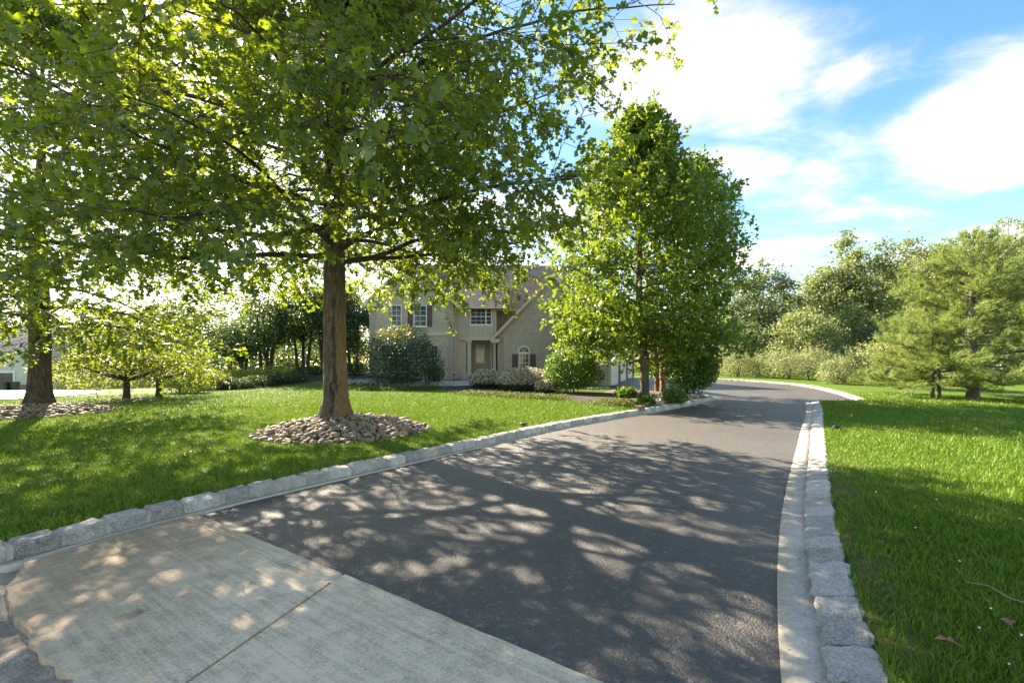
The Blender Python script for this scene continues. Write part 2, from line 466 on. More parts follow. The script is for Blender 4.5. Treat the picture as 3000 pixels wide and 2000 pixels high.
M['pebble'] = mat_stone('pebble', [(0.20, 0.145, 0.09), (0.40, 0.30, 0.18), (0.26, 0.205, 0.15), (0.46, 0.36, 0.22)])
M['rubble'] = mat_stone('rubble', [(0.20, 0.165, 0.13), (0.46, 0.37, 0.26), (0.27, 0.23, 0.19), (0.55, 0.43, 0.30)], 0.9)
M['gravel'] = mat_stone('gravel', [(0.28, 0.27, 0.24), (0.50, 0.47, 0.41), (0.38, 0.35, 0.30), (0.60, 0.56, 0.48)])
M['mulch'] = mat_mulch('mulch', (0.016, 0.012, 0.010), (0.060, 0.044, 0.034))
M['mulch_brown'] = mat_mulch('mulch_brown', (0.030, 0.020, 0.015), (0.115, 0.080, 0.056))
M['bed_soil'] = mat_mulch('bed_soil', (0.10, 0.075, 0.05), (0.30, 0.235, 0.16), 60.0)
M['brick'] = mat_brick('house_brick', (0.46, 0.375, 0.28), (0.66, 0.565, 0.44), (0.58, 0.51, 0.42))
M['brick_red'] = mat_brick('neighbour_brick', (0.35, 0.15, 0.09), (0.46, 0.22, 0.13), (0.40, 0.33, 0.27))
M['quoin'] = mat_brick('quoin_brick', (0.40, 0.34, 0.27), (0.52, 0.46, 0.38), (0.45, 0.41, 0.35))
M['shingle'] = mat_shingle('roof_shingle', (0.30, 0.20, 0.145), (0.40, 0.28, 0.20))
M['shingle_grey'] = mat_shingle('grey_shingle', (0.15, 0.14, 0.14), (0.22, 0.21, 0.20))
M['siding'] = plain('siding', (0.52, 0.45, 0.345), 0.55, 0.05, 3.0)
M['siding_pale'] = plain('siding_pale', (0.62, 0.57, 0.47), 0.55, 0.05, 3.0)
M['siding_grey'] = plain('siding_grey', (0.50, 0.54, 0.58), 0.55, 0.05, 3.0)
M['trim'] = plain('trim', (0.60, 0.52, 0.40), 0.5, 0.05, 3.0)
M['white'] = plain('white_paint', (0.78, 0.77, 0.74), 0.45, 0.04, 3.0)
M['shutter'] = plain('shutter_paint', (0.105, 0.060, 0.060), 0.45, 0.08, 6.0)
M['door'] = plain('door_paint', (0.055, 0.018, 0.020), 0.35, 0.1, 5.0)
M['brown_door'] = plain('brown_door', (0.14, 0.095, 0.085), 0.6, 0.15, 2.0)
M['black_metal'] = plain('black_metal', (0.018, 0.018, 0.020), 0.4, 0.2, 20.0)
M['brass'] = plain('brass', (0.50, 0.40, 0.20), 0.3, 0.1, 20.0, metallic=0.9)
M['bin_green'] = plain('bin_green', (0.045, 0.085, 0.045), 0.5, 0.15, 4.0)
M['bin_dark'] = plain('bin_dark', (0.022, 0.026, 0.024), 0.5, 0.15, 4.0)
M['rust_metal'] = plain('rust_metal', (0.24, 0.14, 0.10), 0.7, 0.25, 30.0)
M['glass'] = mat_glass('window_glass')
M['blind'] = mat_glass('window_blind', (0.075, 0.080, 0.072))
M['twig'] = plain('twig', (0.30, 0.25, 0.16), 0.8, 0.2, 30.0)
M['dry_leaf'] = leaf_mat('dry_leaf', (0.30, 0.32, 0.20), (0.45, 0.46, 0.30), (0.4, 0.42, 0.25), 0.3, 0.15, 0.5)
M['brown_leaf'] = leaf_mat('brown_leaf', (0.22, 0.11, 0.05), (0.36, 0.20, 0.10), (0.4, 0.2, 0.08), 0.3, 0.15, 0.6)
M['clover'] = plain('clover_flower', (0.75, 0.74, 0.68), 0.8, 0.1, 20.0)
M['stake'] = plain('stake_wood', (0.40, 0.32, 0.22), 0.8, 0.2, 12.0)


# ------------------------------------------------------------------ object helpers
def tag(o, label=None, cat=None, group=None, kind=None):
    if label:
        o['label'] = label
    if cat:
        o['category'] = cat
    if group:
        o['group'] = group
    if kind:
        o['kind'] = kind
    return o


def empty(name, loc=(0, 0, 0), rotz=0.0):
    o = bpy.data.objects.new(name, None)
    o.empty_display_size = 0.2
    o.location = loc
    o.rotation_euler = (0, 0, rotz)
    COL.objects.link(o)
    return o


def thing(name, label, cat, loc=(0, 0, 0), rotz=0.0, group=None):
    return tag(empty(name, loc, rotz), label, cat, group)


def link_mesh(name, me, mat=None, parent=None, loc=(0, 0, 0), rot=(0, 0, 0), scale=(1, 1, 1)):
    o = bpy.data.objects.new(name, me)
    if mat is not None and not me.materials:
        me.materials.append(mat)
    o.location = loc
    o.rotation_euler = rot
    o.scale = scale
    if parent is not None:
        o.parent = parent
    COL.objects.link(o)
    return o


def np_mesh(name, verts, tris, smooth=False):
    verts = np.asarray(verts, dtype=np.float32).reshape(-1, 3)
    tris = np.asarray(tris, dtype=np.int32).reshape(-1, 3)
    me = bpy.data.meshes.new(name)
    me.vertices.add(len(verts))
    me.vertices.foreach_set('co', verts.ravel())
    me.loops.add(len(tris) * 3)
    me.loops.foreach_set('vertex_index', tris.ravel())
    me.polygons.add(len(tris))
    me.polygons.foreach_set('loop_start', np.arange(0, len(tris) * 3, 3, dtype=np.int32))
    if smooth:
        me.polygons.foreach_set('use_smooth', np.ones(len(tris), dtype=bool))
    me.update(calc_edges=True)
    return me


def bm_obj(name, bm, mat, parent=None, smooth=False, loc=(0, 0, 0), rot=(0, 0, 0)):
    me = bpy.data.meshes.new(name)
    bmesh.ops.recalc_face_normals(bm, faces=bm.faces[:])
    bm.to_mesh(me)
    bm.free()
    if smooth:
        for p in me.polygons:
            p.use_smooth = True
    return link_mesh(name, me, mat, parent, loc, rot)


def add_box(bm, x0, x1, y0, y1, z0, z1):
    vs = [bm.verts.new(p) for p in ((x0, y0, z0), (x1, y0, z0), (x1, y1, z0), (x0, y1, z0), (x0, y0, z1), (x1, y0, z1), (x1, y1, z1), (x0, y1, z1))]
    for f in ((0, 3, 2, 1), (4, 5, 6, 7), (0, 1, 5, 4), (1, 2, 6, 5), (2, 3, 7, 6), (3, 0, 4, 7)):
        bm.faces.new([vs[i] for i in f])
    return vs


def add_prism(bm, pts, y0, y1):
    """polygon pts in (x, z), extruded along y"""
    a = [bm.verts.new((x, y0, z)) for x, z in pts]
    b = [bm.verts.new((x, y1, z)) for x, z in pts]
    bm.faces.new(a)
    bm.faces.new(b[::-1])
    n = len(pts)
    for i in range(n):
        j = (i + 1) % n
        bm.faces.new((a[i], a[j], b[j], b[i]))


def box(name, mat, parent, x0, x1, y0, y1, z0, z1, bevel=0.0):
    bm = bmesh.new()
    add_box(bm, x0, x1, y0, y1, z0, z1)
    if bevel:
        bmesh.ops.bevel(bm, geom=bm.edges[:], offset=bevel, segments=1, affect='EDGES')
    return bm_obj(name, bm, mat, parent)


# ------------------------------------------------------------------ the lie of the land
def ss(a, b, x):
    t = np.clip((np.asarray(x, dtype=float) - a) / (b - a), 0, 1)
    return t * t * (3 - 2 * t)


def zbase(x, y):
    x = np.asarray(x, dtype=float)
    y = np.asarray(y, dtype=float)
    z = 0.30 * ss(23, 38, y) * ss(-22, -6, x)
    z = z - 2.3 * ss(19, 62, y) * ss(-9, -32, x)
    return z


def unproject(px, py, off=0.0):
    z = 0.0
    for _ in range(40):
        Y = FPX * (CAMH - z) / max(py - HOR, 4.0)
        X = (px - 1500.0) / FPX * Y
        z = 0.5 * z + 0.5 * (float(zbase(X, Y)) + off)
    return (X, Y)


LEFT = [(-3.98, 3.59), (-3.74, 4.24), (-3.14, 5.16), (-2.43, 6.11), (-1.285, 7.65), (-0.2, 9.15), (1.086, 10.88), (2.7, 12.65), (4.43, 14.4), (6.4, 16.55), (8.1, 18.6)]
NOSE = [(8.55, 19.3), (8.80, 20.0), (8.65, 20.8), (8.2, 21.5)]
ISLAND_BACK = [(7.5, 22.6), (6.6, 24.2), (5.95, 25.8), (5.72, 27.15)]
GDIR = (math.sin(R(22)), math.cos(R(22)))
GC = (5.72, 27.2)
GL = 11.2
GFAR = (GC[0] + GDIR[0] * GL, GC[1] + GDIR[1] * GL)
FARK = [unproject(*p) for p in ((1905, 1107), (2010, 1109), (2130, 1114), (2260, 1122), (2368, 1132), (2450, 1152), (2520, 1178))]
RIGHT = [(13.2, 17.95), (11.75, 17.85), (9.32, 14.03), (7.3, 11.1), (5.50, 8.4), (3.47, 5.41), (2.35, 3.646), (1.56, 2.27), (1.20, 1.55)]


def smooth_line(pts, it=2):
    p = [np.array(q, dtype=float) for q in pts]
    for _ in range(it):
        q = [p[0]]
        for a, b in zip(p[:-1], p[1:]):
            q += [0.75 * a + 0.25 * b, 0.25 * a + 0.75 * b]
        q.append(p[-1])
        p = q
    return p


def resample(pts, step):
    p = np.array(pts, dtype=float)
    seg = np.linalg.norm(np.diff(p, axis=0), axis=1)
    s = np.concatenate([[0], np.cumsum(seg)])
    n = max(1, int(round(s[-1] / step)))
    q = np.linspace(0, s[-1], n + 1)
    return np.stack([np.interp(q, s, p[:, k]) for k in range(p.shape[1])], axis=1)


LEFT_S = [tuple(p) for p in resample(smooth_line(LEFT + NOSE, 2), 0.6)]
RIGHT_S = [tuple(p) for p in resample(smooth_line(RIGHT[1:], 2), 0.6)]
FARK_S = [tuple(p) for p in resample(smooth_line(FARK, 2), 1.0)]
APRON_A, APRON_B = (-3.27, 4.755), (1.9, 1.27)          # line between apron and asphalt
PAVED = [(-40, 14), (-6.6, 2.55), (-5.6, 2.72), (-4.9, 2.95), (-4.4, 3.2)] + LEFT_S + ISLAND_BACK + [GFAR] + FARK_S + [RIGHT[0]] + RIGHT_S + [(1.9, 0.9), (30, -18), (0, -80), (-80, -30)]


def sdf(poly, x, y):
    """signed distance, negative inside"""
    x = np.asarray(x, dtype=float)
    y = np.asarray(y, dtype=float)
    d = np.full(x.shape, 1e9)
    inside = np.zeros(x.shape, dtype=bool)
    n = len(poly)
    for i in range(n):
        ax, ay = poly[i]
        bx, by = poly[(i + 1) % n]
        ex, ey = bx - ax, by - ay
        L2 = ex * ex + ey * ey + 1e-12
        t = np.clip(((x - ax) * ex + (y - ay) * ey) / L2, 0, 1)
        d = np.minimum(d, np.hypot(x - ax - t * ex, y - ay - t * ey))
        c = ((ay > y) != (by > y)) & (x < (bx - ax) * (y - ay) / (by - ay + 1e-12) + ax)
        inside ^= c
    return np.where(inside, -d, d)


def gauss(x, y, cx, cy, sx, sy):
    return np.exp(-(((x - cx) / sx) ** 2 + ((y - cy) / sy) ** 2))


def zlawn(x, y):
    """top of the lawn (kerb height above the paving)"""
    x = np.asarray(x, dtype=float)
    y = np.asarray(y, dtype=float)
    z = zbase(x, y) + 0.11
    z = z + 0.62 * gauss(x, y, -12.5, 31.0, 6.0, 4.5)          # the planted rise left of the house
    z = z + 0.10 * gauss(x, y, -2.0, 27.5, 8.0, 3.5)
    z = z - 0.05 * ss(0.0, 6.0, x) * ss(14.0, 2.0, y)
    return z


def zground(x, y, d=None):
    if d is None:
        d = sdf(PAVED, x, y)
    k = ss(0.13, 0.25, d)
    return (zbase(x, y) - 0.07) * (1 - k) + zlawn(x, y) * k


def warp(n0, n1, lo, hi, step):
    """coordinates: fixed step between lo and hi, then growing"""
    mid = np.arange(lo, hi + 1e-6, step)
    a, s, left = lo, step, []
    for _ in range(n0):
        s *= 1.17
        a -= s
        left.append(a)
    b, s, right = hi, step, []
    for _ in range(n1):
        s *= 1.17
        b += s
        right.append(b)
    return np.concatenate([left[::-1], mid, right])


gx = warp(48, 46, -14.0, 16.0, 0.155)
gy = warp(34, 48, 1.0, 20.0, 0.155)
GX, GY = np.meshgrid(gx, gy)
GD = sdf(PAVED, GX, GY)
GZ = zground(GX, GY, GD)
nx, ny = len(gx), len(gy)
idx = np.arange(nx * ny).reshape(ny, nx)
a, b, c, d = idx[:-1, :-1].ravel(), idx[:-1, 1:].ravel(), idx[1:, 1:].ravel(), idx[1:, :-1].ravel()
tri = np.concatenate([np.stack([a, b, c], 1), np.stack([a, c, d], 1)])
me = np_mesh('lawn', np.stack([GX.ravel(), GY.ravel(), GZ.ravel()], 1), tri, True)
# bare earth along the right-hand kerb
soilv = np.zeros(nx * ny, dtype=np.float32)
rs = np.array(RIGHT_S)
dr = np.min(np.hypot(GX.ravel()[:, None] - rs[None, :, 0], GY.ravel()[:, None] - rs[None, :, 1]), axis=1)
soilv = np.clip(1.0 - (dr - 0.40) / 0.42, 0, 1) * ss(9.0, 5.0, GY.ravel()) * (GX.ravel() > 0)
attr = me.attributes.new('soil', 'FLOAT', 'POINT')
attr.data.foreach_set('value', soilv.astype(np.float32))
lawn = link_mesh('lawn', me, M['lawn'])
tag(lawn, 'green lawn rolling across the front yard', 'lawn', kind='structure')


def patch(name, poly, zfun, mat, res=0.5, thick=0.0, parent=None):
    """a sheet with the outline poly that follows zfun; thick > 0 adds a skirt"""
    bm = bmesh.new()
    vs = [bm.verts.new((p[0], p[1], 0)) for p in poly]
    f = bm.faces.new(vs)
    if f.calc_area() < 0 or f.normal.z < 0:
        f.normal_flip()
    bmesh.ops.triangulate(bm, faces=bm.faces[:])
    for _ in range(7):
        long = [e for e in bm.edges if e.calc_length() > res]
        if not long or len(bm.faces) > 30000:
            break
        bmesh.ops.subdivide_edges(bm, edges=long, cuts=1)
        bmesh.ops.triangulate(bm, faces=[q for q in bm.faces if len(q.verts) > 3])
    bm.normal_update()
    for q in bm.faces:
        if q.normal.z < 0:
            q.normal_flip()
    if thick:
        be = [e for e in bm.edges if len(e.link_faces) == 1]
        r = bmesh.ops.extrude_edge_only(bm, edges=be)
        low = {v for v in r['geom'] if isinstance(v, bmesh.types.BMVert)}
    else:
        low = set()
    vv = list(bm.verts)
    xs = np.array([v.co.x for v in vv])
    ys = np.array([v.co.y for v in vv])
    zs = zfun(xs, ys)
    for v, z in zip(vv, zs):
        v.co.z = float(z) - (thick if v in low else 0.0)
    me_ = bpy.data.meshes.new(name)
    bm.to_mesh(me_)
    bm.free()
    return link_mesh(name, me_, mat, parent)


# ------------------------------------------------------------------ paving
u_ap = np.array([APRON_B[0] - APRON_A[0], APRON_B[1] - APRON_A[1]])
u_ap /= np.linalg.norm(u_ap)
n_ap = np.array([-u_ap[1], u_ap[0]])
if n_ap[1] > 0:
    n_ap = -n_ap                                   # towards the road
left_in = [(p[0] + 0.10, p[1] - 0.05) for p in LEFT_S]


def offset_line(pts, dist):
    p = np.array(pts, dtype=float)
    tng = np.gradient(p, axis=0)
    tng /= np.linalg.norm(tng, axis=1)[:, None]
    nrm = np.stack([-tng[:, 1], tng[:, 0]], 1)
    return p + nrm * dist


def wiggle(pts, amp, step=0.05):
    q = resample(pts, step)
    tng = np.gradient(q, axis=0)
    tng /= np.linalg.norm(tng, axis=1)[:, None] + 1e-9
    nrm = np.stack([-tng[:, 1], tng[:, 0]], 1)
    r = rng.normal(0, 1, len(q))
    r = np.convolve(r, [0.25, 0.5, 0.25], mode='same') * amp
    r[0] = r[-1] = 0
    return [tuple(v) for v in q + nrm * r[:, None]]


asph_left = [p for p in offset_line(LEFT_S, -0.115) if np.dot(np.array(p) - np.array(APRON_A), -n_ap) > -0.05]
asph_right = [p for p in offset_line(RIGHT_S, -0.20) if np.dot(np.array(p) - np.array(APRON_A), -n_ap) > 0.1]
asph_right_w = wiggle(asph_right, 0.007, 0.06)
apron_edge = wiggle([asph_right_w[-1], tuple(np.array(APRON_B) - u_ap * 0.45), APRON_A], 0.008, 0.06)
asph_poly = [tuple(p) for p in asph_left] + [(8.05, 21.4)] + ISLAND_BACK + [GFAR] + FARK_S + [RIGHT[0]] + asph_right_w + apron_edge[1:-1]
drive = patch('driveway', asph_poly, lambda x, y: zbase(x, y) + 0.012, M['asphalt'], 1.2, 0.03)
tag(drive, 'freshly sealed dark asphalt driveway curving up to the house', 'driveway', kind='structure')


def ribbon(name, line, d0, d1, z0, z1, mat, parent=None, drop=0.05):
    """a strip along a line between two offsets, heights z0/z1 above the base land, with skirts"""
    a_ = offset_line(line, d0)
    b_ = offset_line(line, d1)
    za = zbase(a_[:, 0], a_[:, 1]) + z0
    zb_ = zbase(b_[:, 0], b_[:, 1]) + z1
    n = len(a_)
    rows = [np.column_stack([a_, za - drop]), np.column_stack([a_, za]), np.column_stack([b_, zb_]), np.column_stack([b_, zb_ - drop])]
    v = np.concatenate(rows)
    t_ = []
    for r_ in range(3):
        for i in range(n - 1):
            p0, p1, q0, q1 = r_ * n + i, r_ * n + i + 1, (r_ + 1) * n + i, (r_ + 1) * n + i + 1
            t_ += [(p0, q1, p1), (p0, q0, q1)]
    me_ = np_mesh(name, v, t_)
    return link_mesh(name, me_, mat, parent)


lg = ribbon('gutter', [(-6.6, 2.55), (-5.6, 2.72), (-4.9, 2.95), (-4.4, 3.2)] + LEFT_S, -0.115, 0.02, 0.016, 0.020, M['gutter'])
tag(lg, 'narrow pale concrete gutter strip along the left kerb', 'gutter', kind='structure')
rg = ribbon('gutter', RIGHT_S, -0.20, 0.02, 0.020, 0.028, M['gutter'])
tag(rg, 'wide pale concrete gutter strip along the right kerb', 'gutter', kind='structure')
fg = ribbon('gutter', FARK_S + [RIGHT[0]], -0.02, 0.05, 0.014, 0.014, M['gutter'])
tag(fg, 'thin concrete strip under the far kerb of the parking court', 'gutter', kind='structure')

# concrete apron: two slabs with an open joint, broken along the road
ap = tag(empty('apron', (0, 0, 0)), 'weathered concrete driveway apron of two broom-finished slabs', 'apron', kind='structure')
P0 = np.array(APRON_A) + u_ap * (-0.02)
JT = np.array([-1.26, 3.39])
LN = 1.47


def apz(x, y):
    return zbase(x, y) + 0.022


start = np.array([-3.27, 4.735])
jdir = np.array([-1.60 + 1.26, 2.27 - 3.39])
jdir /= np.linalg.norm(jdir)
ledge = [tuple(p) for p in offset_line(resample([(-5.6, 2.72), (-4.9, 2.95), (-4.4, 3.2)] + LEFT_S[:4], 0.1), -0.112)]
ledge = [p for p in ledge if np.dot(np.array(p) - JT, n_ap) > 0.02 and np.dot(np.array(p) - JT, n_ap) < LN - 0.15][::-1]
brk1 = wiggle([ledge[-1], tuple(np.array([-3.55, 3.22])), (-3.1, 2.86), (-2.86, 2.72), (-2.5, 2.46), (-2.16, 2.27), tuple(JT + jdir * (LN * 1.12) - u_ap * 0.012)], 0.035, 0.16)
brk1 = wiggle(brk1, 0.016, 0.045)
slab1 = [tuple(start), tuple(JT - u_ap * 0.012)] + brk1[::-1][0:] + ledge[::-1][1:]
slab_a = patch('slab', slab1, apz, M['concrete'], 0.35, 0.10, ap)
tag(slab_a, 'brown-stained slab with a crumbling road edge')
e0 = JT + u_ap * 0.014
e1 = JT + u_ap * 3.6
brk2 = wiggle([tuple(e1 + n_ap * 1.3), tuple(JT + u_ap * 0.014 + jdir * (LN * 1.12))], 0.03, 0.09)
slab2 = [tuple(e0), tuple(e1)] + brk2
patch('slab', slab2, apz, M['concrete'], 0.35, 0.10, ap)
# edge bands finished with a trowel along the asphalt, a shallow step of their own
for (q0, q1) in ((start + np.array([0.05, -0.045]), JT - u_ap * 0.02), (e0 + u_ap * 0.01, e1)):
    band = wiggle([tuple(q0), tuple(q1)], 0.006, 0.06) + wiggle([tuple(q1 + n_ap * 0.14), tuple(q0 + n_ap * 0.14)], 0.008, 0.06)
    patch('edge_band', band, lambda x, y: apz(x, y) + 0.005, M['concrete'], 0.3, 0.004, ap)

# the street with its broken edge
road_poly = [(-40, 13.9), (-6.6, 2.50), (-5.6, 2.68), (-4.9, 2.9), (-4.4, 3.2), (-3.98, 3.6), (-3.7, 4.2), (-3.3, 3.6), (-2.0, 2.0), tuple(JT + u_ap * 3.6 + n_ap * 1.2), (30, -18.3), (0, -80), (-80, -30)]


def roadz(x, y):
    r_ = np.hypot(x + 2.5, y - 2.2)
    n = 0.5 * np.sin(x * 17.3 + 3 * np.sin(y * 9.1)) + 0.5 * np.sin(y * 23.7 + 2.2 * np.sin(x * 11.9))
    return zbase(x, y) - 0.035 + 0.016 * n * np.exp(-(r_ / 2.2) ** 2)


road = patch('road', road_poly, roadz, M['road'], 3.0)
tag(road, 'old crumbling street surface at the foot of the apron', 'road', kind='structure')
rub = patch('rubble', [(-4.6, 3.08), (-4.0, 3.5), (-3.6, 3.5), (-3.15, 3.0), (-2.5, 2.6), (-1.9, 2.2), (-1.3, 1.85), (-2.0, 1.2), (-4.2, 1.6), (-5.4, 2.6)], lambda x, y: roadz(x, y) + 0.012, M['road'], 0.07)
tag(rub, 'rough broken paving in the lower left corner of the picture', 'rubble', kind='structure')


def rock_mesh(name, seed, sub=1, flat=0.6, rough=0.22, smooth=True):
    r_ = np.random.default_rng(seed)
    bm = bmesh.new()
    bmesh.ops.create_icosphere(bm, subdivisions=sub, radius=1.0)
    ax = r_.normal(0, 1, (5, 3))
    ax /= np.linalg.norm(ax, axis=1)[:, None]
    am = r_.uniform(-rough, rough, 5)
    for v in bm.verts:
        n_ = np.array(v.co)
        k = 1.0 + sum(am[i] * np.sign(ax[i] @ n_) * abs(ax[i] @ n_) ** 2 for i in range(5))
        v.co = Vector((n_[0] * k, n_[1] * k * 0.8, n_[2] * k * flat))
    me_ = bpy.data.meshes.new(name)
    bm.to_mesh(me_)
    bm.free()
    if smooth:
        for p in me_.polygons:
            p.use_smooth = True
    return me_


chips = [rock_mesh('rubble_chip', 90 + i, 1, 0.4, 0.5, False) for i in range(5)]
for m_ in chips:
    m_.materials.append(M['rubble'])
for i in range(90):
    t_ = rng.uniform(0, 1)
    base_ = np.array([-3.95, 3.2]) * (1 - t_) + np.array([-1.75, 1.95]) * t_
    s = rng.uniform(0.012, 0.04) if i > 26 else rng.uniform(0.04, 0.085)
    p = base_ + n_ap * (0.06 + abs(rng.normal(0.10, 0.22)) + s * 1.1) + rng.normal(0, 0.02, 2)
    link_mesh('stone', chips[i % 5], None, rub, (p[0], p[1], float(roadz(p[0], p[1])) + s * 0.10), (rng.normal(0, 0.15), rng.normal(0, 0.15), rng.uniform(0, 6.28)), (s * 1.4, s, s))


# ------------------------------------------------------------------ kerbs of granite blocks
def block_mesh(name, seed, L, W, H, round_=0.018, slope=0.0):
    r_ = np.random.default_rng(seed)
    bm = bmesh.new()
    bmesh.ops.create_cube(bm, size=1.0)
    bmesh.ops.bevel(bm, geom=bm.edges[:], offset=0.09, segments=1, affect='EDGES')
    bmesh.ops.subdivide_edges(bm, edges=[e for e in bm.edges if e.calc_length() > 0.5], cuts=2, use_grid_fill=True)
    for v in bm.verts:
        x, y, z = v.co
        tl = 1.0
        y2 = y * (1 - 0.05 * (z + 0.5))
        z2 = z - slope * (y + 0.5) if z > 0 else z
        j = r_.normal(0, 0.016, 3)
        v.co = Vector((x * L + j[0] * 0.35, y2 * W + j[1] * 0.55, z2 * H + j[2] * 0.28))
    bmesh.ops.triangulate(bm, faces=bm.faces[:])
    me_ = bpy.data.meshes.new(name)
    bm.to_mesh(me_)
    bm.free()
    for p in me_.polygons:
        p.use_smooth = False
    return me_


def lay_kerb(label, line, mat, L, W, H, off, zoff, gap, slope=0.0, seed=0, tilt=0.0, mort=0.05):
    """line runs along the foot of the kerb; blocks stand on its left-hand side (off = centre offset)"""
    root = ribbon('kerb', [tuple(q) for q in resample(line, 0.5)], off - W / 2 + 0.022, off + W / 2 - 0.02, zoff + H / 2 - mort, zoff + H / 2 - mort - slope * H * 0.75, M['mortar'], None, 0.25)
    tag(root, label, 'kerb', kind='structure')
    var = [block_mesh('kerb_block', seed + i, 1.0, W, H, slope=slope) for i in range(8)]
    for m_ in var:
        m_.materials.append(mat)
    cl_ = offset_line(resample(line, 0.05), off)
    seg = np.linalg.norm(np.diff(cl_, axis=0), axis=1)
    s_ = np.concatenate([[0], np.cumsum(seg)])
    pos_ = 0.0
    k = 0
    while pos_ + L * 0.7 < s_[-1]:
        ln = L * rng.uniform(0.84, 1.16)
        m0, m1 = pos_ + gap / 2, pos_ + ln - gap / 2
        p0 = np.array([np.interp(m0, s_, cl_[:, 0]), np.interp(m0, s_, cl_[:, 1])])
        p1 = np.array([np.interp(m1, s_, cl_[:, 0]), np.interp(m1, s_, cl_[:, 1])])
        c_ = (p0 + p1) / 2
        dv = p1 - p0
        link_mesh('block', var[k % 8] if k % 3 else var[int(rng.integers(8))], None, root,
                  (c_[0], c_[1], float(zbase(c_[0], c_[1])) + zoff + rng.normal(0, 0.0025)),
                  (rng.normal(tilt, 0.012), rng.normal(0, 0.010), math.atan2(dv[1], dv[0]) + rng.normal(0, 0.010)), (np.linalg.norm(dv), rng.uniform(0.96, 1.04), 1))
        pos_ += ln
        k += 1
    return root


lay_kerb('grey granite block kerb along the left side of the driveway', [tuple(q) for q in resample(smooth_line([(-6.6, 2.55), (-5.6, 2.72), (-4.9, 2.95), (-4.4, 3.2)] + LEFT_S[:3], 2)[:-1], 0.3)] + LEFT_S[3:], M['granite'], 0.335, 0.24, 0.26, 0.115, 0.012, 0.024, seed=11, mort=0.022)
lay_kerb('pale granite block kerb along the right side of the driveway', RIGHT_S, M['granite_pale'], 0.31, 0.26, 0.22, 0.125, -0.060, 0.016, -0.27, seed=31, mort=0.03)
lay_kerb('sunlit pale kerb curving round the far side of the parking court', FARK_S[:], M['granite_pale'], 0.42, 0.30, 0.22, 0.14, 0.000, 0.02, 0.0, seed=51)


# ------------------------------------------------------------------ the house
HY = 30.0
HZ = 0.30                                        # ground level at the front wall
house = thing('brick_house', 'two-storey beige brick house with gables, entry porch and brown shingle roof', 'house', (0, HY, 0), R(2.0))


def hz(py, Y=HY):
    return CAMH + (HOR - py) / FPX * Y


def hu(px, Y=HY):
    return (px - 1500.0) / FPX * Y


def wall(name, mat, x0, x1, y0, y1, z0, z1, parent=house):
    return box(name, mat, parent, x0, x1, y0, y1, z0, z1)


def boards(x0, x1, y, z0, z1, parent, step=0.115, mat='siding', side=None):
    """lap siding: one board object after another on a wall that faces -y (or, with side, faces +x at x1)"""
    k = 0
    z = z0
    while z < z1 - 0.02:
        zt = min(z + step, z1)
        bm = bmesh.new()
        pts = [(0.0, z), (-0.024, z), (-0.006, zt), (0.0, zt)]
        a_ = [bm.verts.new((x0, y + p[0], p[1])) for p in pts]
        b_ = [bm.verts.new((x1, y + p[0], p[1])) for p in pts]
        bm.faces.new(a_)
        bm.faces.new(b_[::-1])
        for i in range(4):
            j = (i + 1) % 4
            bm.faces.new((a_[i], b_[i], b_[j], a_[j]))
        bm_obj('board', bm, M[mat], parent)
        z = zt
        k += 1


def window(parent, x0, x1, y, z0, z1, cols=2, rows=2, frame=0.055, mat='white', glass='glass', sill=True, grid=True, mull=None):
    """double-hung window on a wall facing -y at depth y"""
    root = empty('window', (0, 0, 0))
    root.parent = parent
    bm = bmesh.new()
    add_box(bm, x0, x0 + frame, y - 0.07, y, z0, z1)
    add_box(bm, x1 - frame, x1, y - 0.07, y, z0, z1)
    add_box(bm, x0 + frame, x1 - frame, y - 0.07, y, z1 - frame, z1)
    add_box(bm, x0 + frame, x1 - frame, y - 0.07, y, z0, z0 + frame)
    bm_obj('frame', bm, M[mat], root)
    zm = (z0 + z1) / 2
    box('sash_rail', M[mat], root, x0 + frame, x1 - frame, y - 0.055, y - 0.02, zm - 0.025, zm + 0.025)
    if mull:
        box('mullion', M[mat], root, mull - 0.04, mull + 0.04, y - 0.062, y - 0.016, z0 + frame, z1 - frame)
    box('pane', M[glass], root, x0 + frame, x1 - frame, y - 0.03, y - 0.012, z0 + frame, zm - 0.025)
    box('pane', M[glass], root, x0 + frame, x1 - frame, y - 0.036, y - 0.014, zm + 0.025, z1 - frame)
    if grid:
        bm = bmesh.new()
        xa, xb = x0 + frame, x1 - frame
        for i in range(1, cols):
            xx = xa + (xb - xa) * i / cols
            for (za, zb_) in ((z0 + frame, zm - 0.026), (zm + 0.026, z1 - frame)):
                add_box(bm, xx - 0.010, xx + 0.010, y - 0.046, y - 0.018, za, zb_)
        for (za, zb_) in ((z0 + frame, zm - 0.026), (zm + 0.026, z1 - frame)):
            for j in range(1, rows):
                zz = za + (zb_ - za) * j / rows
                add_box(bm, xa, xb, y - 0.044, y - 0.019, zz - 0.010, zz + 0.010)
        bm_obj('muntin', bm, M[mat], root)
    if sill:
        box('sill', M[mat], root, x0 - 0.06, x1 + 0.06, y - 0.11, y + 0.0, z0 - 0.06, z0 - 0.003)
    return root


def quoins(x0, x1, y, z0, z1, parent, mat='quoin'):
    n = max(1, int(round((z1 - z0) / 0.34)))
    st = (z1 - z0) / n
    for i in range(n):
        inset = 0.0 if i % 2 == 0 else 0.05
        bm = bmesh.new()
        add_box(bm, x0 + inset, x1 + 0.012, y - 0.035, y + 0.25, z0 + i * st + 0.012, z0 + (i + 1) * st - 0.012)
        bmesh.ops.bevel(bm, geom=bm.edges[:], offset=0.008, segments=1, affect='EDGES')
        bm_obj('quoin', bm, M[mat], parent)


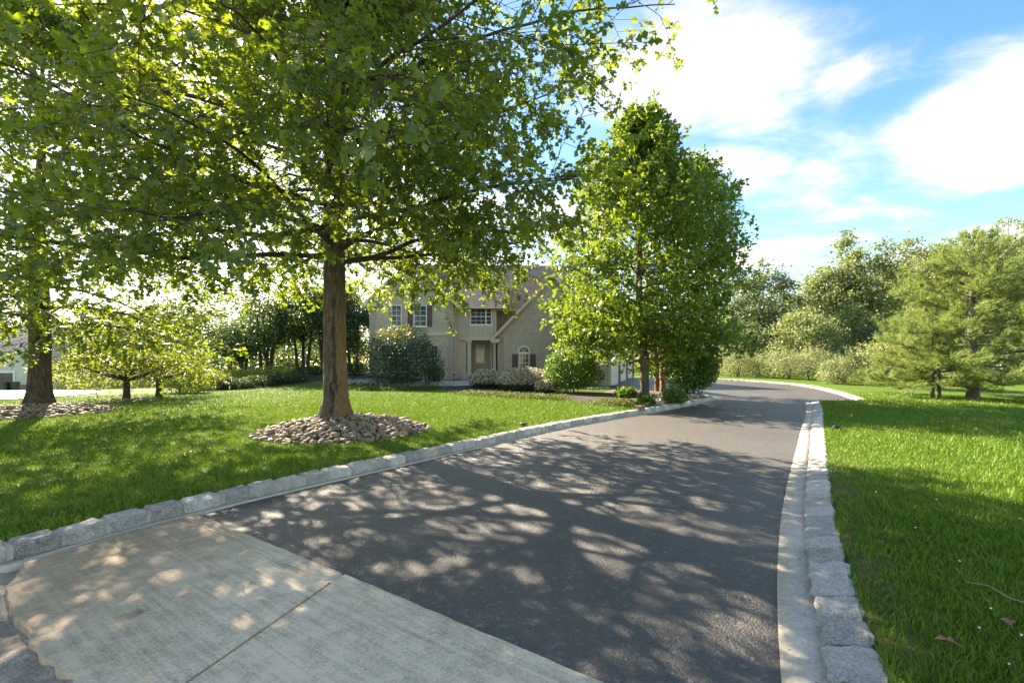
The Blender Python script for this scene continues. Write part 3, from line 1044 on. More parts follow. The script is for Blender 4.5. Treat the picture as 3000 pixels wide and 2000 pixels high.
def gable(name, x0, x1, y0, y1, ze, zp, parent, over=0.35, mat='shingle', thick=0.16, wallmat='brick', front_over=0.3):
    """a gable roof whose ridge runs along y: wall triangle, two slopes, rake boards"""
    xm = (x0 + x1) / 2
    bm = bmesh.new()
    add_prism(bm, [(x0 + 0.002, ze), (x1 - 0.002, ze), (xm, zp - 0.02)], y0 + 0.002, y0 + 0.25)
    bm_obj('gable_wall', bm, M[wallmat], parent)
    sl = (zp - ze) / (xm - x0)
    rf = None
    for sx in (-1, 1):
        xe = (x0 - over) if sx < 0 else (x1 + over)
        zee = ze - over * sl
        bm = bmesh.new()
        add_prism(bm, [(xe, zee), (xm - sx * 0.0, zp + 0.0), (xm, zp + thick), (xe, zee + thick)], y0 - front_over, y1)
        rf = bm_obj('roof', bm, M[mat], parent)
        bm = bmesh.new()
        add_prism(bm, [(xe + sx * 0.01, zee - 0.10), (xm, zp - 0.10), (xm, zp + thick * 0.7), (xe + sx * 0.01, zee + thick * 0.7)], y0 - front_over - 0.05, y0 - front_over - 0.003)
        bm_obj('rake_board', bm, M['trim'], parent)
        bm = bmesh.new()
        add_prism(bm, [(xe, zee - 0.16), (xm, zp - 0.16), (xm, zp - 0.02), (xe, zee - 0.02)], y0 - 0.05, y0 - 0.003)
        bm_obj('frieze_board', bm, M['trim'], parent)
    return rf


BASE = -0.4
# left wing: two storeys with a front gable
LX0, LX1 = -9.3, -3.86
wall('wall', M['brick'], LX0, LX1, 0, 10.0, BASE, 5.55)
gable('roof', LX0, LX1, 0, 10.0, 5.55, 8.25, house)
quoins(-4.24, LX1, 0, HZ + 0.05, 5.4, house)
quoins(LX0 - 0.012, LX0 + 0.36, 0, HZ + 0.05, 5.4, house)
box('belt_course', M['trim'], house, LX0 + 0.40, -4.27, -0.05, -0.002, 3.33, 3.55)
window(house, hu(1214), hu(1252), 0, hz(957), hz(895), 2, 2)
window(house, hu(1150), hu(1180), 0, hz(957), hz(895), 2, 2)
for xs in (hu(1212) - 0.34, hu(1252) + 0.03):
    box('shutter', M['shutter'], house, xs, xs + 0.32, -0.045, -0.002, hz(957), hz(895), 0.008)
window(house, hu(1262), hu(1287), 0, 0.95, 2.75, 2, 3, mat='trim', frame=0.10)
window(house, hu(1120), hu(1200), 0, 0.95, 2.75, 4, 3)
# cornice return at the left eave
box('cornice_return', M['trim'], house, LX0 - 0.42, LX0 + 0.55, -0.34, -0.06, 5.18, 5.42)
# main body behind
MX1 = 6.0
wall('wall', M['brick'], LX1 + 0.02, MX1, 2.2, 11.0, BASE, 5.5)
# ridge along x: a prism in (y, z) extruded along x
def roof_x(x0, x1, y0, y1, ze, zp, over, parent, mat='shingle', thick=0.16, hip=0.0):
    ym = (y0 + y1) / 2
    sl = (zp - ze) / (ym - y0)
    for sgn in (-1, 1):
        ye = y0 - over if sgn < 0 else y1 + over
        zee = ze - over * sl
        bm = bmesh.new()
        pts = [(ye, zee), (ym, zp), (ym, zp + thick), (ye, zee + thick)]
        a_ = [bm.verts.new((x0, q[0], q[1])) for q in pts]
        b_ = [bm.verts.new((x1 - (hip if i in (1, 2) else 0), q[0], q[1])) for i, q in enumerate(pts)]
        bm.faces.new(a_)
        bm.faces.new(b_[::-1])
        for i in range(4):
            j = (i + 1) % 4
            bm.faces.new((a_[i], b_[i], b_[j], a_[j]))
        bm_obj('roof', bm, M[mat], parent)
        bm = bmesh.new()
        add_box(bm, x0, x1, ye - 0.11 if sgn < 0 else ye + 0.003, ye - 0.003 if sgn < 0 else ye + 0.11, zee + 0.02, zee + 0.15)
        bm_obj('gutter', bm, M['trim'], parent)
    for xe in (x0 + 0.3, x1 - 0.3 - hip):
        bm = bmesh.new()
        a_ = [bm.verts.new((xe, q[0], q[1])) for q in ((y0, ze), (y1, ze), (ym, zp - 0.03))]
        b_ = [bm.verts.new((xe + 0.1, q[0], q[1])) for q in ((y0, ze), (y1, ze), (ym, zp - 0.03))]
        bm.faces.new(a_)
        bm.faces.new(b_[::-1])
        for i in range(3):
            bm.faces.new((a_[i], a_[(i + 1) % 3], b_[(i + 1) % 3], b_[i]))
        bm_obj('gable_wall', bm, M['siding'], parent)


roof_x(LX0 + 1.0, MX1 + 0.3, 2.2, 11.0, 5.5, 9.2, 0.45, house)
# entry bay over the porch
BX0, BX1, BY = -3.84, -1.02, 0.85
low = box('siding_wall', M['siding'], house, BX0, -3.06, BY, 2.18, BASE, 3.05)
boards(BX0, -3.06, BY - 0.002, HZ, 3.05, low)
up = box('siding_wall', M['siding'], house, BX0, BX1, BY, 2.18, 3.06, 5.45)
boards(BX0, hu(1372), BY - 0.002, 3.30, 5.45, up)
boards(hu(1445), BX1, BY - 0.002, 3.30, 5.45, up)
boards(hu(1372), hu(1445), BY - 0.002, 5.24, 5.45, up)
roof_x(BX0 - 0.1, BX1 + 0.9, 0.85, 5.4, 5.45, 7.2, 0.40, house)
box('beam', M['trim'], house, -3.44, -0.98, BY - 0.14, BY + 0.16, 3.06, 3.28)
pn = box('panel_board', M['trim'], house, hu(1372), hu(1445), BY - 0.06, BY - 0.004, 3.29, 4.04)
for px0, px1 in ((1376, 1393), (1397, 1420), (1424, 1441)):
    box('panel', M['siding'], pn, hu(px0), hu(px1), BY - 0.075, BY - 0.062, 3.36, 3.98)
window(house, hu(1376), hu(1441), BY - 0.004, 4.10, 5.22, 4, 2, mull=hu(1423))
# porch floor, steps, columns
porch = box('porch_floor', M['gutter'], house, -3.4, -0.95, 0.35, 2.19, BASE, 0.74)
box('step', M['gutter'], porch, -2.7, -0.95, 0.0, 0.345, BASE, 0.56)
box('step', M['gutter'], porch, -2.7, -0.95, -0.35, -0.005, BASE, 0.40)
for cx_, wd in ((-2.86, 0.26), (-1.16, 0.22)):
    cyc = 0.88
    col = box('column', M['trim'], house, cx_ - wd / 2, cx_ + wd / 2, cyc - wd / 2, cyc + wd / 2, 0.90, 2.92, 0.012)
    box('capital', M['trim'], col, cx_ - wd / 2 - 0.05, cx_ + wd / 2 + 0.05, cyc - wd / 2 - 0.05, cyc + wd / 2 + 0.05, 2.925, 3.057)
    box('plinth', M['trim'], col, cx_ - wd / 2 - 0.05, cx_ + wd / 2 + 0.05, cyc - wd / 2 - 0.05, cyc + wd / 2 + 0.05, 0.743, 0.897)
# porch window and front door on the back wall of the porch
YB = 2.2
window(house, hu(1396, 32.2), hu(1423, 32.2), YB, 1.55, 2.80, 1, 1, mat='white', glass='blind', grid=False)
dr_ = box('door', M['door'], house, hu(1445, 32.2), hu(1445, 32.2) + 0.86, YB - 0.05, YB - 0.003, 0.76, 2.86)
box('handle', M['brass'], dr_, hu(1445, 32.2) + 0.08, hu(1445, 32.2) + 0.16, YB - 0.11, YB - 0.053, 1.72, 1.76)
box('door_frame', M['white'], house, hu(1445, 32.2) - 0.12, hu(1445, 32.2) - 0.004, YB - 0.09, YB - 0.003, 0.745, 3.0)
box('door_frame', M['white'], house, hu(1445, 32.2) - 0.12, hu(1445, 32.2) + 1.0, YB - 0.09, YB - 0.003, 2.865, 2.99)
# right wing: one and a half storeys with a big front gable
RX0, RX1 = -0.95, 6.35
wall('wall', M['brick'], RX0, RX1, 0, 9.0, BASE, 3.45)
gable('roof', RX0, RX1, 0, 6.0, 3.45, 7.25, house, over=0.42)
quoins(RX0, RX0 + 0.40, 0, HZ + 0.2, 3.3, house)
box('cornice_return', M['trim'], house, RX0 - 0.46, RX0 + 0.12, -0.32, -0.04, 2.86, 3.12)
# arched window with shutters
ax0, ax1 = hu(1519), hu(1551)
az0, azs = 0.92, 2.16
aw = window(house, ax0, ax1, 0, az0, azs, 3, 2)
ar = empty('arch_window')
ar.parent = house
xm, rad = (ax0 + ax1) / 2, (ax1 - ax0) / 2
bm = bmesh.new()
ring_o, ring_i = [], []
for i in range(15):
    th = math.pi * i / 14
    ring_o.append((xm + math.cos(th) * (rad + 0.06), azs + 0.10 + math.sin(th) * (rad + 0.06)))
    ring_i.append((xm + math.cos(th) * (rad - 0.04), azs + 0.10 + math.sin(th) * (rad - 0.04)))
for i in range(14):
    q = [ring_o[i], ring_o[i + 1], ring_i[i + 1], ring_i[i]]
    add_prism(bm, q, -0.075, -0.004)
bm_obj('frame', bm, M['white'], ar)
bm = bmesh.new()
add_prism(bm, [(xm + math.cos(math.pi * i / 14) * (rad - 0.03), azs + 0.10 + math.sin(math.pi * i / 14) * (rad - 0.03)) for i in range(15)], -0.03, -0.006)
bm_obj('pane', bm, M['glass'], ar)
for i in range(1, 4):
    th = math.pi * i / 4
    bm = bmesh.new()
    dx, dz = math.cos(th), math.sin(th)
    nx_, nz_ = -dz * 0.012, dx * 0.012
    add_prism(bm, [(xm + nx_, azs + 0.10 + nz_), (xm + dx * (rad - 0.04) + nx_, azs + 0.10 + dz * (rad - 0.04) + nz_), (xm + dx * (rad - 0.04) - nx_, azs + 0.10 + dz * (rad - 0.04) - nz_), (xm - nx_, azs + 0.10 - nz_)], -0.05, -0.032)
    bm_obj('muntin', bm, M['white'], ar)
box('transom', M['white'], ar, ax0 - 0.02, ax1 + 0.02, -0.09, -0.004, azs + 0.004, azs + 0.098)
for xs in (ax0 - 0.42, ax1 + 0.04):
    sh = box('shutter', M['shutter'], house, xs, xs + 0.38, -0.05, -0.002, az0, azs - 0.05, 0.008)
    for (za, zb_) in ((az0 + 0.07, az0 + 0.5), (az0 + 0.60, azs - 0.13)):
        box('panel', M['shutter'], sh, xs + 0.05, xs + 0.33, -0.066, -0.051, za, zb_, 0.006)
# downspouts
for (xd, yd, z1_) in ((-3.82, 0.70, 5.4),):
    ds = box('downspout', M['trim'], house, xd - 0.04, xd + 0.04, yd - 0.04, yd + 0.05, HZ, z1_, 0.01)
    box('elbow', M['black_metal'], ds, xd - 0.06, xd + 0.06, yd - 0.36, yd - 0.045, HZ - 0.02, HZ + 0.10, 0.015)
# far chimney
ch = box('chimney', M['brick'], house, -8.9, -8.0, 6.0, 7.0, 6.5, 10.2)
box('chimney_cap', M['gutter'], ch, -9.0, -7.9, 5.9, 7.1, 10.205, 10.35)

# garage wing, its doors facing the parking court
ga = empty('garage_wing', (GC[0], GC[1], 0), -R(22))
ga.parent = house
ga.matrix_parent_inverse = Matrix.LocRotScale(house.location, house.rotation_euler, None).inverted()
# local frame: x to the right (out of the door wall), y back along the doors
GW = -2.6
GZ0 = float(zbase(*GC))
wall('wall', M['brick'], GW, 0, 0, GL, -0.5, 3.2, ga)
quoins(-0.42, 0.0, 0, GZ0 + 0.05, 3.1, ga)


def garage_roof():
    xr, zr = -3.0, 5.45                        # where the slope dies into the main roof
    bm = bmesh.new()
    add_prism(bm, [(0.4, 2.92), (xr, zr), (xr, zr + 0.16), (0.4, 3.08)], -0.35, GL + 0.35)
    bm_obj('roof', bm, M['shingle'], ga)
    bm = bmesh.new()
    add_prism(bm, [(GW + 0.002, 3.202), (-0.002, 3.202), (GW + 0.002, 5.10)], 0.002, GL - 0.002)
    bm_obj('gable_wall', bm, M['brick'], ga)
    box('gutter', M['trim'], ga, 0.403, 0.52, -0.3, GL + 0.3, 2.90, 3.02)


garage_roof()
dw, gp = 2.75, 0.85
y_ = 0.75
for k in range(3):
    zf = float(zbase(GC[0] + GDIR[0] * (y_ + 1.3), GC[1] + GDIR[1] * (y_ + 1.3))) + 0.03
    gd = empty('garage_door')
    gd.parent = ga
    for j in range(4):
        zl = zf + 0.52 * j
        box('panel', M['white'], gd, 0.012, 0.06, y_ + 0.004, y_ + dw - 0.004, zl + 0.006, zl + 0.514, 0.006)
        for i in range(4):
            yy = y_ + 0.08 + i * (dw - 0.1) / 4
            box('raised_panel', M['white'], gd, 0.061, 0.075, yy, yy + dw / 4 - 0.12, zl + 0.10, zl + 0.42, 0.005)
    box('frame', M['trim'], ga, 0.002, 0.09, y_ - 0.13, y_ - 0.004, zf - 0.2, zf + 2.2)
    box('frame', M['trim'], ga, 0.002, 0.09, y_ + dw + 0.004, y_ + dw + 0.13, zf - 0.2, zf + 2.2)
    box('frame', M['trim'], ga, 0.002, 0.09, y_ - 0.13, y_ + dw + 0.13, zf + 2.205, zf + 2.35)
    box('pilaster', M['shutter'], ga, 0.002, 0.14, y_ + dw + 0.22, y_ + dw + 0.58, zf - 0.1, zf + 2.3)
    y_ += dw + gp
ds = box('downspout', M['trim'], ga, 0.02, 0.10, 0.10, 0.19, GZ0 + 0.1, 2.95, 0.01)
box('elbow', M['black_metal'], ds, 0.02, 0.42, 0.09, 0.20, GZ0 + 0.02, GZ0 + 0.12, 0.015)


# ------------------------------------------------------------------ neighbours far left
def at_depth(px, Y):
    return (px - 1500.0) / FPX * Y


NYD = 56.0
nzb = CAMH - (1146 - HOR) / FPX * NYD
nb = thing('neighbour_house', 'beige sided neighbouring house with a brown garage door at far left edge', 'house', (at_depth(40, NYD), NYD, nzb))
nw_ = box('wall', M['siding_pale'], nb, -14, 2.1, 0, 9, -2.0, 5.2)
boards(-5, 2.1, -0.002, 0.9, 5.2, nw_, 0.16, 'siding_pale')
box('brick_base', M['brick_red'], nb, 0.3, 2.12, -0.06, -0.004, -1.0, 0.85)
gd = box('garage_door', M['brown_door'], nb, -4.9, 0.0, -0.05, -0.028, -0.2, 2.25)
for j in range(4):
    box('panel', M['brown_door'], gd, -4.8, -0.1, -0.08, -0.052, -0.1 + j * 0.58, 0.42 + j * 0.58, 0.01)
box('door_frame', M['white'], nb, 0.01, 0.25, -0.10, -0.026, -0.2, 2.5)
box('door_frame', M['white'], nb, -5.0, 0.005, -0.10, -0.026, 2.27, 2.5)
roof_x(-14.3, 2.5, 0, 9, 5.2, 8.3, 0.5, nb, 'shingle_grey')
ann = thing('brick_outbuilding', 'sunlit red brick wall with stone cap beyond the left oak', 'wall', (at_depth(160, 60), 60, nzb - 0.1))
box('wall', M['brick_red'], ann, -0.8, 0.6, 0, 0.8, -1.5, 3.3)
box('stone_cap', M['gutter'], ann, -0.95, 0.75, -0.12, 0.92, 3.305, 3.5)
box('retaining_wall', M['siding_pale'], ann, -0.9, 1.4, -0.7, -0.15, -1.5, 1.75)
gh = thing('grey_house', 'distant pale grey gabled house glimpsed between oak branches', 'house', (at_depth(228, 95), 95, -2.5))
box('wall', M['siding_grey'], gh, -3.2, 7.5, 0, 8, -3, 7.2)
gable('roof', -3.2, 7.5, 0, 8, 7.2, 10.8, gh, mat='shingle_grey', wallmat='siding_grey')
window(gh, -0.4, 1.1, 0, 4.9, 7.0, 2, 2, 0.12)
window(gh, 4.0, 5.4, 0, 4.9, 7.0, 2, 2, 0.12)
window(gh, -0.4, 1.1, 0, 1.4, 3.6, 2, 2, 0.12)


def bin_(loc, rot, mat, label, lidmat):
    t = thing('wheelie_bin', label, 'bin', loc, rot, 'bins by the neighbouring garage')
    bm = bmesh.new()
    bl = [(-0.27, -0.30), (0.27, -0.30), (0.27, 0.30), (-0.27, 0.30)]
    lo_ = [bm.verts.new((p[0] * 0.85, p[1] * 0.85, 0.06)) for p in bl]
    hi_ = [bm.verts.new((p[0] * 1.08, p[1] * 1.15, 1.02)) for p in bl]
    bm.faces.new(lo_[::-1])
    bm.faces.new(hi_)
    for i in range(4):
        j = (i + 1) % 4
        bm.faces.new((lo_[i], lo_[j], hi_[j], hi_[i]))
    bmesh.ops.bevel(bm, geom=bm.edges[:], offset=0.03, segments=2, affect='EDGES')
    bm_obj('body', bm, M[mat], t)
    box('lid', M[lidmat], t, -0.32, 0.32, -0.38, 0.38, 1.03, 1.10, 0.025)
    box('handle', M[lidmat], t, -0.25, 0.25, 0.40, 0.45, 0.95, 1.0, 0.01)
    for sx in (-1, 1):
        bm = bmesh.new()
        bmesh.ops.create_cone(bm, cap_ends=True, segments=14, radius1=0.13, radius2=0.13, depth=0.06)
        bm_obj('wheel', bm, M['black_metal'], t, False, (sx * 0.27, 0.28, 0.13), (0, R(90), 0))
    return t


bx_, by_ = unproject(44, 1145)
bin_((at_depth(45, 53), 53, CAMH - (1145.5 - HOR) / FPX * 53), 0.4, 'bin_green', 'green wheelie bin beside the brown garage door', 'bin_green')
bin_((at_depth(24, 53.2), 53.2, CAMH - (1145.5 - HOR) / FPX * 53.2), -0.2, 'bin_dark', 'dark wheelie bin behind the green one at the garage', 'bin_dark')
ndp = [unproject(-220, 1178, 0.11), unproject(0, 1172, 0.11), unproject(90, 1168.5, 0.11), unproject(190, 1161, 0.11), unproject(312, 1150.5, 0.11), unproject(250, 1147.5, 0.11), unproject(160, 1144, 0.11), unproject(60, 1146, 0.11), unproject(-200, 1147, 0.11)]
nd = patch('neighbour_driveway', ndp, lambda x, y: zlawn(x, y) + 0.04, M['asphalt_pale'], 2.0)
tag(nd, 'pale sunlit driveway of the neighbouring house', 'driveway', kind='structure')

# ------------------------------------------------------------------ planting beds and paths
def bed(label, pts, mat, h=0.06, name='planting_bed', res=0.9, off=0.0):
    poly = [unproject(*p, off=0.12 + off) for p in pts]
    poly = [tuple(q) for q in resample(smooth_line(poly + [poly[0]], 2), 0.35)][:-1]

    def zf(x, y):
        d_ = -sdf(poly, x, y)
        return zlawn(x, y) + 0.012 + h * ss(0, 0.6, d_)
    o = patch(name, poly, zf, M[mat], res, 0.06)
    return tag(o, label, 'planting bed', kind='structure')


bed('dark mulch bed between the lawn and the garage', [(1560, 1158), (1650, 1172), (1760, 1186), (1850, 1180), (1860, 1164), (1830, 1152), (1700, 1146), (1580, 1146)], 'mulch_brown', 0.05)
isl = [tuple(p) for p in offset_line(LEFT_S, 0.25)]
isl = [p for p in isl if p[0] > 4.6]
isl_poly = isl + [(7.9, 21.6), (7.2, 22.6), (6.4, 23.9), (5.5, 24.6), (4.6, 22.5), (4.2, 20.4), (4.2, 18.4), (4.3, 16.8), (4.5, 15.6)]


def isl_z(x, y):
    d_ = -sdf(isl_poly, x, y)
    return zlawn(x, y) + 0.012 + 0.05 * ss(0, 0.6, d_) + 0.10 * gauss(x, y, 6.4, 20.0, 1.6, 1.6)


ib = patch('planting_bed', isl_poly, isl_z, M['bed_soil'], 0.6, 0.06)
tag(ib, 'gravelly island bed at the maple foot beside the kerb', 'planting bed', kind='structure')
bed('mulch and gravel bed along the front of the house', [(1025, 1118), (1040, 1135), (1160, 1141), (1290, 1139), (1330, 1150), (1450, 1160), (1600, 1163), (1640, 1150), (1600, 1128), (1460, 1116), (1320, 1116), (1150, 1112)], 'mulch_brown', 0.05)
def bed_world(label, poly, mat, h):
    poly = [tuple(q) for q in resample(smooth_line(poly + [poly[0]], 2), 0.35)][:-1]
    o = patch('planting_bed', poly, lambda x, y: zlawn(x, y) + 0.02 + h * ss(0, 0.6, -sdf(poly, x, y)), M[mat], 0.6, 0.06)
    return tag(o, label, 'planting bed', kind='structure')


bed_world('dark mulched bed on the rise with clipped hedges', [(-16.2, 23.6), (-14.6, 24.0), (-13.2, 25.6), (-12.2, 27.0), (-10.2, 28.3), (-8.6, 29.0), (-9.5, 33.5), (-17, 34.0), (-19, 29.0)], 'mulch', 0.05)
wk = [unproject(*p, off=0.14) for p in ((1230, 1129), (1330, 1136), (1400, 1134), (1420, 1126), (1400, 1119), (1330, 1124), (1240, 1122))]
wp = patch('path', wk, lambda x, y: zlawn(x, y) + 0.085, M['gutter'], 0.6, 0.05)
tag(wp, 'pale concrete path leading to the entry porch', 'path', kind='structure')


# ------------------------------------------------------------------ vegetation tools
def unit(v):
    v = np.asarray(v, dtype=float)
    return v / (np.linalg.norm(v) + 1e-12)


class Tubes:
    def __init__(self):
        self.v, self.t, self.n = [], [], 0

    def add(self, pts, radii, k=5, cap=False):
        pts = np.asarray(pts, dtype=float)
        radii = np.asarray(radii, dtype=float)
        n = len(pts)
        tg = np.gradient(pts, axis=0)
        tg /= np.linalg.norm(tg, axis=1)[:, None] + 1e-9
        main = unit(pts[-1] - pts[0])
        ref = np.array([0, 0, 1.0]) if abs(main[2]) < 0.8 else np.array([1.0, 0, 0])
        u_ = np.cross(tg, ref)
        u_ /= np.linalg.norm(u_, axis=1)[:, None] + 1e-9
        w_ = np.cross(tg, u_)
        an = np.arange(k) * (2 * np.pi / k)
        ring = pts[:, None, :] + radii[:, None, None] * (np.cos(an)[None, :, None] * u_[:, None, :] + np.sin(an)[None, :, None] * w_[:, None, :])
        self.v.append(ring.reshape(-1, 3))
        i = np.arange(n - 1)[:, None] * k
        j = np.arange(k)[None, :]
        j2 = (j + 1) % k
        a_, b_, c_, d_ = i + j, i + j2, i + k + j2, i + k + j
        t_ = np.concatenate([np.stack([a_, b_, c_], -1).reshape(-1, 3), np.stack([a_, c_, d_], -1).reshape(-1, 3)]) + self.n
        self.t.append(t_)
        self.n += n * k

    def mesh(self, name, smooth=True):
        return np_mesh(name, np.concatenate(self.v), np.concatenate(self.t), smooth)


def tmpl(outline, fold=0.0, droop=0.0, center=None):
    """fan-triangulated leaf: x along the leaf (0..1), y across"""
    o = np.array(outline, dtype=float)
    if center is None:
        v = o
        t_ = [(0, i, i + 1) for i in range(1, len(o) - 1)]
    else:
        v = np.concatenate([[center], o])
        n = len(o)
        t_ = [(0, 1 + i, 1 + (i + 1) % n) for i in range(n)]
    z = -fold * np.abs(v[:, 1]) - droop * v[:, 0] ** 2
    return np.column_stack([v, z]), np.array(t_)


_side = [(0.30, 0.36), (0.46, 0.085), (0.72, 0.33)]
OAK = tmpl([(0, 0)] + [(x, -y) for x, y in _side] + [(1, 0)] + _side[::-1], 0.35, 0.22, (0.5, 0))
KITE = tmpl([(0, 0), (0.45, -0.34), (1, 0), (0.45, 0.34)], 0.3, 0.18)
MAPLE = tmpl([(0, 0), (0.25, -0.46), (0.55, -0.30), (1, 0), (0.55, 0.30), (0.25, 0.46)], 0.25, 0.2)
LANCE = tmpl([(0, 0), (0.5, -0.17), (1, 0), (0.5, 0.17)], 0.25, 0.25)
_nv, _nt = [], []
for i in range(7):
    th = i / 7 * 2 * math.pi
    sp = 0.34 if i else 0.0
    d_ = np.array([1.0, math.cos(th) * sp, math.sin(th) * sp])
    nn = unit(np.cross(d_, [0.3, -math.sin(th), math.cos(th)])) * 0.035
    b0 = len(_nv)
    _nv += [nn, -nn, d_]
    _nt.append((b0, b0 + 1, b0 + 2))
NEEDLE = (np.array(_nv), np.array(_nt))


def leaves_mesh(name, tm, pos, dirs, norms, size):
    """one mesh of many leaves; dirs = leaf axis, norms = rough leaf normal"""
    tv, tt = tm
    pos = np.asarray(pos)
    n = len(pos)
    dx = dirs / (np.linalg.norm(dirs, axis=1)[:, None] + 1e-9)
    dy = np.cross(norms, dx)
    dy /= np.linalg.norm(dy, axis=1)[:, None] + 1e-9
    dz = np.cross(dx, dy)
    v = pos[:, None, :] + size[:, None, None] * (tv[None, :, 0, None] * dx[:, None, :] + tv[None, :, 1, None] * dy[:, None, :] + tv[None, :, 2, None] * dz[:, None, :])
    t_ = tt[None] + (np.arange(n) * len(tv))[:, None, None]
    return np_mesh(name, v.reshape(-1, 3), t_.reshape(-1, 3))


def path(p, d, L, n, pull=(0, 0, 0), jit=0.12, r=None):
    r = r or rng
    pts = [np.array(p, dtype=float)]
    d = unit(d)
    st = L / n
    pull = np.array(pull, dtype=float)
    for _ in range(n):
        d = unit(d + pull / n + r.normal(0, jit, 3))
        pts.append(pts[-1] + d * st)
    return np.array(pts)


def grow(root, base, trunk_pts, trunk_r, prim, leaf_tm, leaf_size, leaf_mat_, bark, limb, r, nS=10, nT=5, nL=9,
         sec=0.42, ter=0.36, flare=1.35, sides=20, up=0.15, spread=0.9, leaf_up=0.8, twig_min=0.28, droop2=-0.25, crown_name='crown', twigs=True, env=None, dens=lambda p: 1.0, top_size=1.0):
    """a tree: trunk, limbs and a crown of separate leaves.  prim = list of (start point, direction, length, radius, pull)"""
    tk = Tubes()
    tp = np.asarray(trunk_pts, dtype=float)
    # densify the trunk and add root flare and unevenness
    tp2 = resample(tp, 0.22)
    s = np.linspace(0, 1, len(tp2))
    rr = np.interp(s, np.linspace(0, 1, len(trunk_r)), trunk_r)
    hgt = tp2[:, 2] - tp2[0, 2]
    rr = rr * (1 + (flare - 1) * np.exp(-np.clip(tp2[:, 2], 0, None) / 0.26)) * (1 + r.normal(0, 0.012, len(rr)))
    tk.add(tp2, rr, sides)
    tm_ = tk.mesh('trunk')
    trunk = link_mesh('trunk', tm_, bark, root)
    # lumps on the trunk
    co = np.empty(len(tm_.vertices) * 3, dtype=np.float32)
    tm_.vertices.foreach_get('co', co)
    co = co.reshape(-1, 3)
    ctr = np.repeat(tp2, sides, axis=0)
    an = np.arctan2(co[:, 1] - ctr[:, 1], co[:, 0] - ctr[:, 0])
    hh = co[:, 2]
    k = 1 + 0.035 * np.sin(3 * an + 1.3 * hh + 1) + 0.025 * np.sin(5 * an - 2.1 * hh) + 0.06 * np.exp(-np.clip(hh, 0, None) / 0.35) * np.sin(6 * an + 0.5)
    co = ctr + (co - ctr) * k[:, None]
    tm_.vertices.foreach_set('co', co.astype(np.float32).ravel())
    tm_.update()
    lim = Tubes()
    P, D, N = [], [], []
    for (p0, d0, L, rad, pull, ns_scale) in prim:
        n = max(4, int(L / 0.45))
        pp = path(p0, d0, L, n, pull, 0.085, r)
        full = len(pp)
        if env is not None:
            bad = [q_ for q_ in range(3, len(pp)) if not env(pp[q_])]
            if bad:
                pp = pp[:max(3, bad[0])]
        lim.add(pp, np.linspace(rad, max(0.008, rad * 0.16), len(pp)), 7 if rad > 0.05 else 5)
        ns = max(3, int(nS * ns_scale * (len(pp) / full) ** 1.2))
        for i in range(ns):
            t = 0.16 + 0.84 * (i + r.uniform(0.1, 0.9)) / ns
            t = min(t, 0.995)
            q = t * (len(pp) - 1)
            i0 = int(q)
            p = pp[i0] * (1 - (q - i0)) + pp[min(i0 + 1, len(pp) - 1)] * (q - i0)
            dd = unit(pp[min(i0 + 1, len(pp) - 1)] - pp[max(i0 - 1, 0)])
            sidev = unit(np.cross(dd, [0, 0, 1.0]) + r.normal(0, 0.25, 3)) * (1 if i % 2 else -1)
            d1 = unit(dd * 0.75 + sidev * spread + np.array([0, 0, up]) + r.normal(0, 0.18, 3))
            L1 = L * sec * (1 - 0.62 * t) * r.uniform(0.75, 1.25) + 0.35
            sp_ = path(p, d1, L1, 5, (0, 0, droop2), 0.12, r)
            rs_ = max(0.006, rad * 0.30 * (1 - 0.6 * t))
            lim.add(sp_, np.linspace(rs_, 0.004, len(sp_)), 3)
            nt = max(2, int(nT * (0.55 + L1 / (L * sec + 0.35))))
            for j in range(nt + 1):
                tt = 0.2 + 0.8 * (j + r.uniform(0, 0.8)) / nt
                if j == nt:
                    tt = 0.97
                tt = min(tt, 0.98)
                q = tt * 5
                i0 = int(q)
                p2 = sp_[i0] * (1 - (q - i0)) + sp_[min(i0 + 1, 5)] * (q - i0)
                dd2 = unit(sp_[min(i0 + 1, 5)] - sp_[max(i0 - 1, 0)])
                sv = unit(np.cross(dd2, [0, 0, 1.0]) + r.normal(0, 0.4, 3)) * (1 if j % 2 else -1)
                d2 = unit(dd2 * 0.8 + sv * spread * 0.9 + r.normal(0, 0.25, 3)) if j < nt else dd2
                if env is not None and not env(p2):
                    continue
                L2 = L1 * ter * r.uniform(0.7, 1.3) * (1 - 0.4 * tt) + twig_min
                tw = path(p2, d2, L2, 3, (0, 0, droop2), 0.14, r)
                if twigs:
                    lim.add(tw[::3], [0.0055, 0.0025], 3)
                m = max(3, int(nL * dens(p2) * (0.6 + 0.4 * L2 / (twig_min + 0.2)) * r.uniform(0.75, 1.25)))
                ts = r.uniform(0.05, 1.0, m) ** 0.55
                for t3 in ts:
                    q = min(t3 * 3, 2.999)
                    i0 = int(q)
                    P.append(tw[i0] * (1 - (q - i0)) + tw[i0 + 1] * (q - i0))
                    D.append(unit(tw[i0 + 1] - tw[i0]))
    limbs = link_mesh('limbs', lim.mesh('limbs'), limb, trunk)
    P = np.array(P)
    D = np.array(D)
    n = len(P)
    rd = r.normal(0, 1, (n, 3))
    D2 = D * 0.7 + rd * 0.75 + np.array([0, 0, -0.12])
    D2 /= np.linalg.norm(D2, axis=1)[:, None]
    N = np.array([0, 0, leaf_up])[None] + r.normal(0, 0.55, (n, 3))
    P = P + D2 * leaf_size * 0.35
    sz = leaf_size * np.clip(r.normal(1.0, 0.24, n), 0.45, 1.6) * (1 + (top_size - 1) * ss(9.0, 10.8, P[:, 2]))
    cr = link_mesh(crown_name, leaves_mesh(crown_name, leaf_tm, P, D2, N, sz), leaf_mat_, root)
    return n


